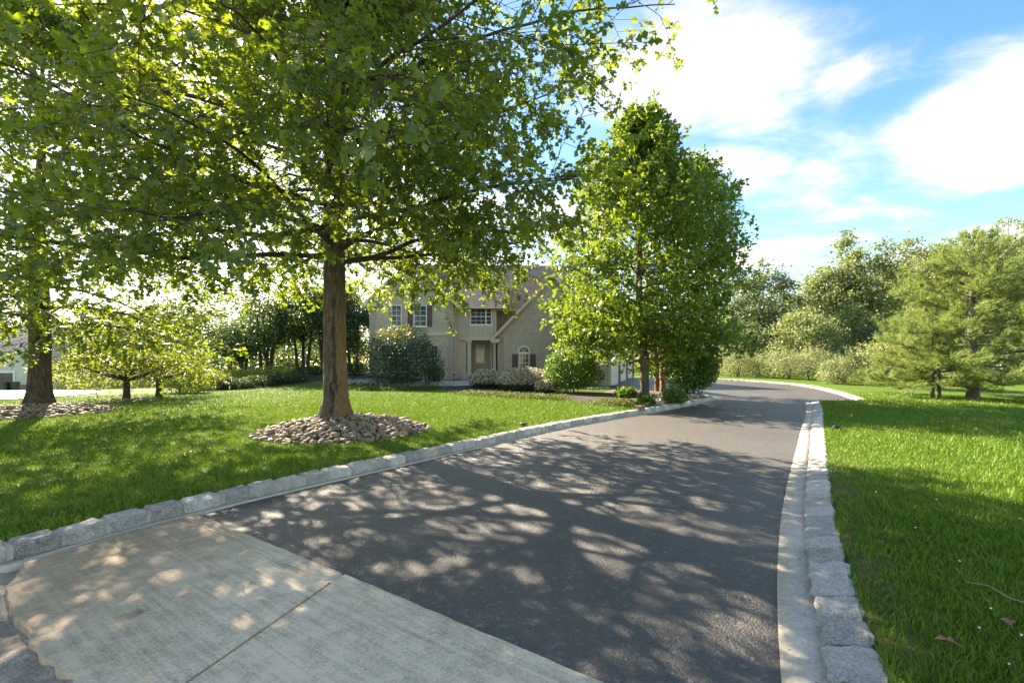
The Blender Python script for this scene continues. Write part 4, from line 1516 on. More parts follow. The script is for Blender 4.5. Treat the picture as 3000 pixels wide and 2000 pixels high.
def azdir(az_deg, el_deg):
    a_, e_ = R(az_deg), R(el_deg)
    return np.array([math.cos(a_) * math.cos(e_), math.sin(a_) * math.cos(e_), math.sin(e_)])


def on_trunk(tp, z):
    tp = np.asarray(tp)
    return np.array([np.interp(z, tp[:, 2], tp[:, 0]), np.interp(z, tp[:, 2], tp[:, 1]), z])


def lpos(px, py, extra=0.0):
    """ground point under a pixel, on the lawn"""
    z = 0.1
    for _ in range(80):
        Y = min(60.0, FPX * (CAMH - z) / max(py - HOR, 3.0))
        X = (px - 1500.0) / FPX * Y
        z = 0.6 * z + 0.4 * (float(zlawn(X, Y)) + extra)
    return np.array([X, Y, z])


def gz(x, y):
    return float(zlawn(x, y))


# ------------------------------------------------------------------ the large pin oak
def pin_oak(loc, label, R0, H, z0, nP, seed, nS, nT, nL, rad, bark, explicit=(), tris=OAK, leaf=0.122, sides=24, back=1.0):
    r = np.random.default_rng(seed)
    root = thing('pin_oak_tree', label, 'tree', loc, 0, 'pin oaks on the front lawn')
    tp = np.array([(0, 0, -0.25), (0.0, 0.0, 0.8), (-0.01, 0.02, 2.0), (-0.03, 0.0, 3.4), (-0.05, -0.03, 4.8), (-0.02, 0.02, 6.2), (0.06, 0.0, 8.0), (0.02, 0.05, 10.0), (0.0, 0.0, H)])
    tr = [rad * 1.06, rad * 1.0, rad * 0.93, rad * 0.82, rad * 0.58, rad * 0.38, rad * 0.25, rad * 0.14, 0.02]
    prim = []
    for (z, a_, e_, L, rd_, pull) in explicit:
        prim.append((on_trunk(tp, z), azdir(a_, e_), L, rd_, pull, 1.1))
    for i in range(nP):
        t = (i + 0.5) / nP
        z = z0 + (H - 0.8 - z0) * t ** 1.05
        a_ = i * 137.5 + r.uniform(-16, 16)
        f = (z - z0) / (H - z0)
        L = R0 * (0.92 - 0.78 * f ** 1.35) * r.uniform(0.86, 1.12)
        if -12 < ((a_ + 180) % 360) - 180 < 125:
            L *= back
        e_ = -2 + 58 * f + r.uniform(-6, 8)
        pull = (0, 0, -0.50 + 0.55 * f)
        prim.append((on_trunk(tp, z), azdir(a_, e_), L, max(0.016, 0.056 - 0.036 * f), pull, 0.55 + 0.6 * L / R0))
    n = grow(root, loc, tp, tr, prim, tris, leaf, M['oak_leaf'], bark, M['limb_bark'], r, nS, nT, nL, sides=sides, flare=1.48,
             dens=lambda p: 1.0 + 0.0 * p[2], top_size=2.1)  # top leaves oversized, mostly out of view, to thicken the shade below
    return root, n


OAKC = np.array([-3.90, 10.05])
MND = (-3.62, 9.92)
oak, n_oak = pin_oak((OAKC[0], OAKC[1], 0.40), 'large pin oak with a rust-stained trunk rising from the stone bed', 6.7, 13.5, 3.3, 48, 21, 13, 6, 11.2, 0.243, M['oak_bark'],
                     [(4.95, 168, 60, 7.2, 0.085, (-0.2, 0, 0.1)), (5.4, 152, 70, 6.6, 0.068, (0, 0, 0.1)), (4.5, 352, 24, 5.6, 0.068, (0, 0, 0.35)),
                      (4.15, 186, 6, 6.8, 0.070, (0, 0, 0.12)), (3.35, 356, 16, 4.6, 0.062, (0, 0, -0.75)), (3.9, 268, 8, 5.4, 0.06, (0, 0, -0.35)),
                      (4.4, 300, 12, 6.2, 0.065, (0, 0, -0.55)), (3.6, 322, 12, 5.8, 0.06, (0, 0, -0.6)), (5.0, 20, 34, 5.2, 0.058, (0, 0, -0.1)),
                      (6.0, 330, 40, 6.6, 0.052, (0, 0, -0.1)), (3.55, 215, 6, 6.2, 0.06, (0, 0, -0.45)), (6.6, 348, 34, 7.4, 0.055, (0, 0, -0.15)), (7.6, 325, 30, 7.6, 0.052, (0, 0, -0.2)), (5.6, 305, 22, 7.0, 0.055, (0, 0, -0.3)),
                      (6.2, 128, 28, 5.8, 0.045, (0, 0, -0.1)), (7.2, 142, 35, 5.5, 0.042, (0, 0, 0)), (8.0, 118, 35, 5.2, 0.040, (0, 0, 0)), (5.2, 145, 18, 6.0, 0.045, (0, 0, -0.2)), (4.6, 118, 12, 5.2, 0.045, (0, 0, -0.3)), (9.0, 132, 40, 4.8, 0.036, (0, 0, 0))], back=0.78)  # this row of limbs added sunward to dapple over the trunk's shadow
LOAKC = np.array([-13.95, 13.45])
loak, n_lo = pin_oak((LOAKC[0], LOAKC[1], 0.34), 'second pin oak with a dark trunk near the left edge', 5.8, 12.0, 2.7, 32, 33, 11, 5, 9.5, 0.25, M['oak_bark_dark'],
                     [(2.9, 275, 16, 3.4, 0.05, (0, 0, -0.7)), (3.3, 262, 20, 4.2, 0.05, (0, 0, -0.6)), (2.7, 310, 12, 4.0, 0.05, (0, 0, -0.5)), (3.9, 282, 14, 3.8, 0.05, (0, 0, -0.5)), (2.45, 352, 10, 4.4, 0.06, (0, 0, -0.3)), (2.6, 185, 2, 4.2, 0.05, (0, 0, 0.2)), (3.0, 300, 10, 5.0, 0.06, (0, 0, -0.5)), (3.2, 250, 12, 5.2, 0.06, (0, 0, -0.5))])


# ------------------------------------------------------------------ maple, river birch, cherries
def envelope(zs, rs_, cx=0.0, slope=0.0):
    def f(p):
        rr_ = np.interp(p[2], zs, rs_)
        a_ = math.atan2(p[1], p[0])
        rr_ *= 1 + 0.12 * math.sin(3 * a_ + p[2]) + 0.12 * math.sin(5 * a_ - 1.7 * p[2]) + 0.14 * math.sin(37.0 * p[0] + 51.0 * p[1] + 43.0 * p[2])
        return math.hypot(p[0] - cx - slope * p[2], p[1]) < rr_
    return f


def ascending_tree(name, label, loc, trunk, tr, H, z0, prof, nP, seed, leaf_tm, leaf, lm, bark, nS, nT, nL, e0=22, e1=72, group=None, pull0=0.2, offs=(0, 0), sides=14, limb='limb_bark', flare=1.25, droop2=-0.05, up=0.3, extra=(), env=None):
    r = np.random.default_rng(seed)
    root = thing(name, label, 'tree', loc, 0, group)
    tp = np.array(trunk, dtype=float)
    prim = list(extra)
    for i in range(nP):
        t = (i + 0.5) / nP
        z = z0 + (H * 0.93 - z0) * t
        a_ = i * 137.5 + r.uniform(-18, 18)
        L = prof(t) * r.uniform(0.85, 1.15)
        e_ = e0 + (e1 - e0) * t + r.uniform(-7, 7)
        prim.append((on_trunk(tp, z), azdir(a_, e_) + np.array([offs[0], offs[1], 0]), L, max(0.014, 0.05 * (1 - 0.7 * t)), (0, 0, pull0 - 0.5 * max(0.0, 0.3 - t) / 0.3), 0.5 + 0.6 * L / 4.0))
    n = grow(root, loc, tp, tr, prim, leaf_tm, leaf, M[lm], M[bark], M[limb], r, nS, nT, nL, sides=sides, flare=flare, droop2=droop2, up=up, sec=0.40, ter=0.4, leaf_up=0.55, twigs=False, env=env)
    return root, n


MPL = lpos(1888, 1167)
MX = [(np.array([-0.1, 0, 2.0 + 0.12 * i]), azdir(i * 360 / 13 + 190, 14 - 6 * (i % 3)), 2.8 + 0.3 * (i % 3), 0.04, (0, 0, -0.2), 0.9) for i in range(13)]
maple, n_mp = ascending_tree('maple_tree', 'dense green maple with a grey trunk in the island bed', MPL,
                             [(0, 0, -0.2), (0, 0, 1.2), (-0.10, 0, 2.4), (-0.2, 0.1, 4.5), (-0.15, 0, 7.5), (-0.1, 0, 11.5)], [0.185, 0.17, 0.14, 0.10, 0.06, 0.012], 11.6, 1.35,
                             lambda t: 4.4 * (1 - 0.10 * abs(t - 0.25) * 4) * (1 - t ** 2.2) + 0.6, 66, 5, KITE, 0.150, 'maple_leaf', 'maple_bark', 11, 5, 12.5, 0, 70, env=envelope([1.25, 1.8, 3.0, 6.0, 8.0, 9.8, 10.9, 11.7], [0.6, 3.2, 3.9, 3.8, 3.15, 2.0, 1.1, 0.5]), extra=MX)
BRC = lpos(1934, 1154)
birch, n_bi = ascending_tree('river_birch_tree', 'river birch with twin orange peeling trunks behind the maple', BRC,
                             [(0.12, 0, -0.2), (0.15, 0, 1.3), (0.35, 0.05, 3.0), (0.8, 0, 5.5), (1.25, 0, 8.0), (1.6, 0, 10.9)], [0.135, 0.125, 0.11, 0.085, 0.05, 0.01], 10.9, 2.0,
                             lambda t: 3.3 * (1 - t ** 2.0) + 0.4, 46, 6, KITE, 0.13, 'birch_leaf', 'birch_bark', 10, 5, 12.0, -12, 66, None, 0.1, (0.25, -0.1), env=envelope([0.8, 1.6, 3.5, 7.0, 9.0, 11.2], [1.4, 2.4, 3.1, 2.9, 2.2, 0.7], 0.55, 0.10))
tk2 = Tubes()
tk2.add(resample(np.array([(-0.16, -0.05, -0.2), (-0.17, -0.05, 1.3), (-0.32, 0, 3.0), (-0.6, 0.1, 5.5), (-0.8, 0.1, 7.5)]), 0.3), np.linspace(0.115, 0.03, len(resample(np.array([(-0.16, -0.05, -0.2), (-0.17, -0.05, 1.3), (-0.32, 0, 3.0), (-0.6, 0.1, 5.5), (-0.8, 0.1, 7.5)]), 0.3))), 12)
link_mesh('trunk', tk2.mesh('second_trunk'), M['birch_bark'], birch)

for (px, py, Hc, Rc, sd, lab) in ((370, 1174, 2.75, 2.25, 41, 'small umbrella-shaped cherry tree in a stone ring, nearer of two'), (465, 1162, 2.75, 2.1, 42, 'small spreading cherry tree behind the one in the stone ring')):
    L_ = lpos(px, py)
    r = np.random.default_rng(sd)
    root = thing('cherry_tree', lab, 'tree', L_, 0, 'small ornamental trees on the lawn')
    tp = np.array([(0, 0, -0.1), (0.02, 0, 0.4), (0.0, 0, 0.85), (0, 0, 1.05)])
    prim = []
    for i in range(17):
        a_ = i * 137.5 + r.uniform(-15, 15)
        t = i / 17
        prim.append((on_trunk(tp, 0.75 + 0.28 * t), azdir(a_, 16 + 46 * t), Rc * (1.0 - 0.42 * t), 0.05 - 0.02 * t, (0, 0, -0.15), 0.9))
    grow(root, L_, tp, [0.115, 0.10, 0.105, 0.07], prim, KITE, 0.085, M['cherry_leaf'], M['dark_bark'], M['limb_bark'], r, 9, 4, 7, sides=12, flare=1.3, up=0.1, droop2=-0.25, leaf_up=1.0)


# ------------------------------------------------------------------ clump trees and shrubs
def clump_points(n, ctr, radii, r, shape='dome', hollow=0.55):
    d_ = r.normal(0, 1, (n, 3))
    d_ /= np.linalg.norm(d_, axis=1)[:, None]
    if shape == 'dome':
        d_[:, 2] = np.abs(d_[:, 2]) * 1.0 - 0.12
    k = r.uniform(hollow, 1.0, n) ** 0.7
    return ctr + d_ * k[:, None] * np.asarray(radii), d_


def clump_tree(name, label, loc, H, zc, rx, rz, lm, bark, seed, nc=70, per=130, leaf=0.20, cr=0.75, group=None, trunk_r=0.16, tm=KITE, cat='tree', top=0.0, stems=1, limbs=True, lean=0.0):
    """a background tree: trunk and limbs, and a crown of leaf clumps with an uneven outline"""
    r = np.random.default_rng(seed)
    root = thing(name, label, cat, loc, 0, group)
    ctr = np.array([lean, 0, zc])
    pts, dr_ = clump_points(nc, ctr, (rx, rx, rz), r, 'ball', 0.35)
    # uneven outline: a few lobes push out, others stay back
    lob = r.normal(0, 1, (6, 3))
    lob /= np.linalg.norm(lob, axis=1)[:, None]
    kk = 1 + 0.30 * np.max(np.clip(dr_ @ lob.T - 0.55, 0, 1), axis=1) * 2 - 0.10
    pts = ctr + (pts - ctr) * kk[:, None]
    pts = pts[pts[:, 2] > 0.35]
    tk = Tubes()
    for s_ in range(stems):
        off = np.array([0, 0, 0]) if stems == 1 else np.array([r.uniform(-0.35, 0.35), r.uniform(-0.2, 0.2), 0])
        leanv = np.array([off[0] * 1.8 + lean * 0.7, off[1], 0])
        tpp = np.array([off + np.array([0, 0, -0.2]), off + leanv * 0.25 + np.array([0, 0, H * 0.25]), off + leanv * 0.7 + np.array([0, 0, H * 0.55]), off + leanv + np.array([0, 0, H * 0.88])])
        tk.add(resample(tpp, 0.6), np.linspace(trunk_r, trunk_r * 0.2, len(resample(tpp, 0.6))), 9)
    if limbs:
        for p in pts[::3]:
            zs = max(0.18 * H, p[2] * 0.55)
            st = np.array([lean * 0.7 * zs / H, 0, zs])
            mid = (st + p) / 2 + np.array([0, 0, 0.12 * np.linalg.norm(p - st)])
            tk.add(np.array([st, mid, p]), [trunk_r * 0.32, trunk_r * 0.18, trunk_r * 0.06], 4)
    link_mesh('trunk', tk.mesh('trunk'), M[bark], root)
    n = len(pts) * per
    ci = np.repeat(np.arange(len(pts)), per)
    rel = r.normal(0, 1, (n, 3)) * np.array([cr, cr, cr * 0.62]) * 0.52
    csz = r.uniform(0.65, 1.3, len(pts))
    P = pts[ci] + rel * csz[ci][:, None]
    P[:, 2] = np.maximum(P[:, 2], 0.05)
    out = P - ctr
    out /= np.linalg.norm(out, axis=1)[:, None] + 1e-6
    Dl = r.normal(0, 1, (n, 3)) + out * 0.6 + np.array([0, 0, -0.25])
    Nn = out * 0.6 + np.array([0, 0, 0.7]) + r.normal(0, 0.55, (n, 3))
    link_mesh('crown', leaves_mesh('crown', tm, P, Dl, Nn, leaf * r.uniform(0.6, 1.3, n)), M[lm], root)
    return root


def shrub(name, label, loc, rx, ry, h, lm, seed, n=5000, leaf=0.09, tm=KITE, stems=5, group=None, lob=0.16, bark='dark_bark', base=0.0, tips=None, flat=1.0, cat='shrub', up_sprays=0):
    """a dense shrub: leaves through an uneven mound, on several stems"""
    r = np.random.default_rng(seed)
    root = thing(name, label, cat, loc, 0, group)
    tk = Tubes()
    for i in range(stems):
        a_ = r.uniform(0, 6.28)
        k = r.uniform(0.2, 0.8)
        e_ = np.array([math.cos(a_) * rx * k, math.sin(a_) * ry * k, h * r.uniform(0.55, 0.85)])
        b_ = np.array([math.cos(a_) * rx * 0.22, math.sin(a_) * ry * 0.22, -0.05])
        tk.add(np.array([b_, b_ * 0.6 + e_ * 0.4 + [0, 0, h * 0.05], e_]), [0.028, 0.02, 0.008], 5)
    link_mesh('stems', tk.mesh('stems'), M[bark], root)
    d_ = r.normal(0, 1, (n, 3))
    d_ /= np.linalg.norm(d_, axis=1)[:, None]
    lb = r.normal(0, 1, (14, 3))
    lb /= np.linalg.norm(lb, axis=1)[:, None]
    bump_ = np.max(np.clip(d_ @ lb.T - 0.72, 0, 1), axis=1) / 0.28
    k = (1 - lob + 1.6 * lob * bump_) * (r.uniform(0, 1, n) ** 0.28)
    zc = base + (h - base) * 0.5
    P = np.column_stack([d_[:, 0] * rx * k, d_[:, 1] * ry * k, zc + d_[:, 2] * (h - base) * 0.5 * k * flat])
    # square the mound off a little towards the ground
    low_ = P[:, 2] < zc
    wide = 1 + 0.22 * np.clip((zc - P[:, 2]) / (h * 0.5), 0, 1)
    P[:, 0] *= np.where(low_, wide, 1)
    P[:, 1] *= np.where(low_, wide, 1)
    if up_sprays:
        # upright arching sprays above the mound
        ms = up_sprays
        px_ = r.uniform(-0.9, 0.9, ms) * rx
        py_ = r.uniform(-0.9, 0.9, ms) * ry
        hh = h * np.sqrt(np.clip(1 - (px_ / rx) ** 2 - 0.6 * (py_ / ry) ** 2, 0.05, 1))
        m = 26
        t_ = np.tile(np.linspace(0, 1, m), ms)
        i_ = np.repeat(np.arange(ms), m)
        ln = r.uniform(0.25, 0.6, ms) * h * 0.75
        Q = np.column_stack([px_[i_] * (1 + 0.18 * t_), py_[i_] * (1 + 0.18 * t_), hh[i_] * 0.85 + ln[i_] * t_]) + r.normal(0, 0.05, (ms * m, 3))
        P = np.concatenate([P, Q])
    n = len(P)
    P[:, 2] = np.maximum(P[:, 2], 0.03)
    out = P - np.array([0, 0, zc * 0.6])
    out /= np.linalg.norm(out, axis=1)[:, None] + 1e-6
    Dl = r.normal(0, 0.8, (n, 3)) + out * 0.8
    Nn = out * 0.8 + np.array([0, 0, 0.5]) + r.normal(0, 0.5, (n, 3))
    sz = leaf * r.uniform(0.65, 1.3, n)
    if tips:
        tsel = (P[:, 2] > h * tips[1]) & (r.uniform(0, 1, n) < tips[2])
        link_mesh('foliage', leaves_mesh('foliage', tm, P[~tsel], Dl[~tsel], Nn[~tsel], sz[~tsel]), M[lm], root)
        link_mesh(tips[3], leaves_mesh(tips[3], tm, P[tsel], Dl[tsel] + [0, 0, 0.8], Nn[tsel], sz[tsel] * tips[4]), M[tips[0]], root)
    else:
        link_mesh('foliage', leaves_mesh('foliage', tm, P, Dl, Nn, sz), M[lm], root)
    return root


# shrubs round the house and the island bed
L_ = lpos(2045, 1166)
shrub('burning_bush', 'tall leafy bush at the kerb nose under the birch', (L_[0] + 0.05, L_[1] + 0.6, L_[2]), 1.15, 1.1, 2.5, 'shrub_leaf', 61, 9000, 0.10, KITE, 7, 'leafy bushes by the garage', 0.14, base=0.15)
L_ = lpos(1680, 1153)
shrub('burning_bush', 'rounded green bush standing before the garage corner', L_, 1.35, 1.25, 2.15, 'shrub_leaf', 62, 10000, 0.10, KITE, 7, 'leafy bushes by the garage', 0.14, base=0.2)
L_ = lpos(1165, 1133)
shrub('rhododendron', 'big dark rhododendron hedge against the left house wing', (L_[0], L_[1] + 1.0, L_[2]), 2.35, 1.3, 3.35, 'rhodo_leaf', 63, 14000, 0.135, LANCE, 9, None, 0.16, base=0.12, tips=('rhodo_tip', 0.80, 0.65, 'reddish_tips', 1.0))
for (px, py, rx, h, sd, lab) in ((1425, 1142, 1.0, 1.05, 64, 'pinkish flowering mound nearest the entry porch'), (1535, 1148, 1.42, 1.20, 65, 'widest pinkish flowering mound below the arched window'), (1602, 1157, 0.52, 0.62, 66, 'smallest pinkish flowering mound beside the green bush')):
    L_ = lpos(px, py)
    shrub('flowering_shrub', lab, (L_[0], L_[1] + 0.8, L_[2]), rx, rx * 0.85, h, 'box_leaf', sd, int(6500 * rx), 0.085, KITE, 5, 'pink flowering mounds', 0.12, tips=('flower', 0.30, 0.72, 'blossom', 1.0))
L_ = lpos(1276, 1121)
shrub('boxwood', 'small dark boxwood ball by the brick corner', L_, 0.55, 0.5, 1.05, 'box_leaf', 67, 2600, 0.06, KITE, 3, None, 0.08)
L_ = lpos(1253, 1133)
shrub('dwarf_shrub', 'bare-stemmed little shrub beneath the rhododendron edge', L_, 0.32, 0.3, 1.35, 'rhodo_leaf', 68, 260, 0.10, LANCE, 9, None, 0.1, base=0.85)
for (px, py, rx, h, sd, lab) in ((1832, 1167, 0.42, 0.42, 70, 'tuft of fine grassy leaves on the mulch by the maple'), (1975, 1183, 0.42, 0.55, 71, 'small leafy plant among stones near the kerb'), (1890, 1188, 0.30, 0.30, 72, 'low grey-green plant at the maple foot')):
    L_ = lpos(px, py)
    shrub('bedding_plant', lab, L_, rx, rx, h, 'shrub_leaf' if sd != 70 else 'birch_leaf', sd, 1300, 0.085 if sd != 70 else 0.16, KITE if sd != 70 else LANCE, 3, 'small plants in the island bed', 0.2, cat='plant')

# planted rise left of the house
for k, (px, py, rx, h, lm, lab) in enumerate(((545, 1150, 1.0, 1.15, 'far_leaf', 'arching grassy clump at the left end of the bed'), (612, 1140, 1.15, 0.95, 'far_leaf', 'yellow-green shrub at the left end of the hedge bed'),
                                             (690, 1138, 1.0, 0.55, 'box_leaf', 'low clipped hedge mound at the bed front, first from left'), (760, 1130, 1.25, 0.62, 'box_leaf', 'low clipped hedge mound at the bed front, second from left'),
                                             (838, 1122, 1.25, 0.62, 'box_leaf', 'low clipped hedge mound at the bed front, third from left'), (905, 1115, 1.1, 0.62, 'box_leaf', 'low clipped hedge mound just left of the big trunk'),
                                             (800, 1107, 1.7, 0.85, 'cherry_leaf', 'flat-topped lighter hedge behind the clipped mounds'), (690, 1118, 1.5, 0.85, 'cherry_leaf', 'pale green clipped hedge at the bed back'),
                                             (1035, 1118, 0.95, 0.85, 'box_leaf', 'dark low hedge just right of the big trunk'))):
    Yd = 29.6 if py < 1119 else lpos(px, py)[1]
    L_ = (at_depth(px, Yd), Yd, gz(at_depth(px, Yd), Yd))
    shrub('hedge' if k > 1 else 'grassy_clump', lab, L_, rx, rx * 0.7, h, lm, 80 + k, 3600, 0.07 if k > 1 else 0.12, KITE if k > 1 else LANCE, 3, 'low hedges on the planted rise', 0.1)
GRP = 'dark trees on the planted rise'
for k, (px, py, H, zc, rx, rz, lm, st, lab) in enumerate(((775, 1100, 5.6, 3.6, 2.9, 1.7, 'dark_leaf', 4, 'blue-green tree on brown stems left of the big trunk'), (885, 1097, 6.0, 4.2, 2.3, 1.8, 'dark_leaf', 5, 'tree on five black stems just left of the big trunk'),
                                                          (700, 1105, 4.8, 3.1, 2.0, 1.6, 'dark_leaf', 3, 'shorter dark tree at the left of the planted rise'), (960, 1097, 6.2, 4.3, 2.0, 1.8, 'dark_leaf', 4, 'dark-stemmed tree hidden behind the big trunk'),
                                                          (1040, 1100, 5.8, 3.4, 1.7, 2.2, 'dark_leaf', 2, 'dark tree between the big trunk and the rhododendron'))):
    Yd = 31.5 + 0.7 * (k % 3)
    L_ = (at_depth(px, Yd), Yd, gz(at_depth(px, Yd), Yd))
    clump_tree('dark_tree', lab, L_, H, zc, rx, rz, lm, 'dark_bark', 120 + k, 60, 130, 0.17, 0.75, GRP, 0.13, KITE, 'tree', stems=st)

# woods and far trees on the left
for k, (px, Y, H, rx, lm, lab) in enumerate(((215, 66, 7.0, 3.6, 'far_leaf', 'pale leafy tree beyond the neighbouring drive'), (330, 60, 6.4, 3.4, 'silver_leaf', 'silvery tree beyond the nearer cherry'), (420, 72, 9.5, 4.2, 'dark_leaf', 'dark tree behind the two cherries'),
                                             (520, 58, 7.2, 3.4, 'far_leaf', 'sunny tree beyond the second cherry'), (600, 50, 7.4, 3.3, 'far_leaf', 'yellow-green tree at the left end of the planted rise'), (660, 66, 9.0, 4.0, 'dark_leaf', 'tall dark tree far behind the planted rise'),
                                             (760, 62, 9.5, 4.0, 'far_leaf', 'bright tree far behind the brown-stemmed one'), (880, 60, 9.0, 3.8, 'far_leaf', 'bright tree far behind the black-stemmed one'), (990, 58, 8.5, 3.6, 'far_leaf', 'bright tree beyond the house corner'),
                                             (60, 84, 11.0, 5.0, 'dark_leaf', 'dark tree behind the neighbouring house'), (310, 100, 11.5, 5.0, 'dark_leaf', 'dark tree beside the distant grey house'), (500, 98, 10.5, 5.5, 'dark_leaf', 'farthest dark tree on the left'))):
    X_ = at_depth(px, Y)
    clump_tree('background_tree', lab, (X_, Y, gz(X_, Y) - 0.1), H * 1.52, H * 0.84, rx * 1.15, H * 0.66, lm, 'dark_bark', 150 + k, 52, 95, 0.30 + Y * 0.0016, 1.35, 'background trees on the left', 0.16)  # crowns in dark_leaf have their shade side put into the leaf colour
for k, (px, py, rx, h) in enumerate(((205, 1143, 2.2, 2.1), (290, 1144, 2.4, 2.3), (380, 1146, 2.2, 2.0), (455, 1148, 2.2, 2.3), (520, 1150, 1.7, 1.7))):
    Y = 46 - k * 3.2
    X_ = at_depth(px, Y)
    shrub('wild_shrub', ['silvery wild shrub behind the red brick wall', 'silvery wild shrub left of the nearer cherry trunk', 'silvery wild shrub between the two cherry trunks', 'silvery wild shrub right of the second cherry trunk', 'small silvery wild shrub at the lawn dip'][k], (X_, Y, gz(X_, Y) - 0.05), rx, rx * 0.8, h, 'silver_leaf', 170 + k, 2600, 0.20, KITE, 5, 'wild shrubs along the left boundary', 0.22)

# woods on the right
WG = 'woodland trees on the right'
for k, (px, ptop, Y, rx, lm, lab) in enumerate(((2235, 800, 47, 3.6, 'wood_leaf_blue', 'blue-green woodland tree just right of the birch'), (2340, 845, 54, 3.4, 'wood_leaf_blue', 'lower woodland tree in the dip of the skyline'),
                                                (2430, 800, 48, 3.4, 'wood_leaf', 'pale woodland tree left of the highest round crown'), (2520, 722, 47, 3.9, 'wood_leaf', 'woodland tree with the high round crown on the skyline'),
                                                (2625, 790, 56, 3.6, 'wood_leaf', 'woodland tree in the notch beside the round crown'), (2715, 722, 50, 3.8, 'wood_leaf_olive', 'olive woodland tree with a broad crown left of the pine top'),
                                                (2820, 735, 46, 3.6, 'wood_leaf_olive', 'olive woodland tree directly behind the pine'), (2950, 760, 42, 3.2, 'wood_leaf_olive', 'olive woodland tree right of the pine top'),
                                                (3090, 730, 42, 3.6, 'wood_leaf_olive', 'woodland tree cut by the right picture edge'))):
    X_ = at_depth(px, Y)
    z_ = gz(X_, Y)
    H = (CAMH + (HOR - ptop) / FPX * Y - z_) * 1.12
    clump_tree('woodland_tree', lab, (X_, Y, z_), H, H * 0.60, rx, H * 0.37, lm, 'dark_bark', 200 + k, 84, 125, 0.29, 1.05, WG, 0.20)
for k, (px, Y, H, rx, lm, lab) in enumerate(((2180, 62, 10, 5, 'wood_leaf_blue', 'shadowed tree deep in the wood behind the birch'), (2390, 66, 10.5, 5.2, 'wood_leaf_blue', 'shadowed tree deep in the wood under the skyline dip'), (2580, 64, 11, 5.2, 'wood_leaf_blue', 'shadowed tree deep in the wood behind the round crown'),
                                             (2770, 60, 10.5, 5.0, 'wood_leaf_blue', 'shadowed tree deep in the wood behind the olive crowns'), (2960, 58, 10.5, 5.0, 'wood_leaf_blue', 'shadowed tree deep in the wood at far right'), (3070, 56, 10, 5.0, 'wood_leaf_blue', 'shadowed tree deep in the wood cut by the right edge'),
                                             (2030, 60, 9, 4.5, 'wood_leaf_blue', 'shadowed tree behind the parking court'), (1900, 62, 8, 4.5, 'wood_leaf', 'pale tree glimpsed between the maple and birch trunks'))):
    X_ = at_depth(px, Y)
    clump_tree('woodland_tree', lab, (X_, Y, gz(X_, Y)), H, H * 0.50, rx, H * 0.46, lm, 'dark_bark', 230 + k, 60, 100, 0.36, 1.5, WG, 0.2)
# tall thin trees at the right edge
for k, (px, ptop, Y, lab) in enumerate(((2955, 625, 36, 'thin tall tree with sparse top leaves at right edge'), (2895, 690, 38, 'thin bare-topped tree between the pine and the right edge'), (3010, 640, 37, 'thin tree half cut off by the right edge'))):
    X_ = at_depth(px, Y)
    H = CAMH + (HOR - ptop) / FPX * Y - gz(X_, Y)
    clump_tree('sapling_tree', lab, (X_, Y, gz(X_, Y)), H * 1.1, H * 0.80, 1.0, H * 0.20, 'wood_leaf_olive', 'pine_bark', 250 + k, 26 if k != 1 else 9, 50, 0.20, 0.6, 'thin tall trees', 0.09)
# understorey trees in front of the wood
for k, (px, pb, Y, H, rx, lm, lab) in enumerate(((2355, 0, 37, 5.6, 2.3, 'wood_leaf', 'sunlit young tree before the wood above the pale shrubs'), (2655, 0, 25.5, 3.3, 1.75, 'wood_leaf_olive', 'small whitish-leaved tree left of the pine'), (2470, 0, 42, 6.5, 2.4, 'wood_leaf', 'middle-sized tree under the round crown'), (2585, 0, 40, 5.5, 2.2, 'wood_leaf_blue', 'dim young tree left of the small whitish one'), (2180, 0, 42, 5.0, 2.2, 'wood_leaf_blue', 'dim young tree behind the silvery shrubs'))):
    X_ = at_depth(px, Y)
    clump_tree('young_tree', lab, (X_, Y, gz(X_, Y)), H, H * 0.60, rx, H * 0.36, lm, 'pine_bark', 260 + k, 52, 110, 0.21 if Y > 30 else 0.13, 0.75, 'young trees at the wood edge', 0.10)
# silvery shrubs along the court
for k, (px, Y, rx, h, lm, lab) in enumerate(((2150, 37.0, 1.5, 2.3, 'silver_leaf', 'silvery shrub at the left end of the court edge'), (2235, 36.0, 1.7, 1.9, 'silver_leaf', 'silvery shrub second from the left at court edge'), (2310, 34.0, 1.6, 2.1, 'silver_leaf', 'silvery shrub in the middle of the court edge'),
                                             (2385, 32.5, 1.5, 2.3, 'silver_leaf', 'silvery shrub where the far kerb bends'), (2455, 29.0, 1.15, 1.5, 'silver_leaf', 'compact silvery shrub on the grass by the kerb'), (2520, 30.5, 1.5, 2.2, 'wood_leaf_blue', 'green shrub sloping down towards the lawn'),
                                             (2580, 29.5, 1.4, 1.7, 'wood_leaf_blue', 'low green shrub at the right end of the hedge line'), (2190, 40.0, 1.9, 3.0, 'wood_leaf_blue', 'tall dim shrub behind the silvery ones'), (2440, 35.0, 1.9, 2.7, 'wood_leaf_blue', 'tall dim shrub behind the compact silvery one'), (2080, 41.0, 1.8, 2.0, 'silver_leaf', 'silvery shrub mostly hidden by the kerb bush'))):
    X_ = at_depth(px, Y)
    shrub('silver_shrub', lab, (X_, Y, gz(X_, Y) - 0.05), rx, rx * 0.85, h, lm, 280 + k, 2800, 0.14, LANCE if lm == 'silver_leaf' else KITE, 6, 'wild shrubs along the right boundary', 0.2, up_sprays=30)
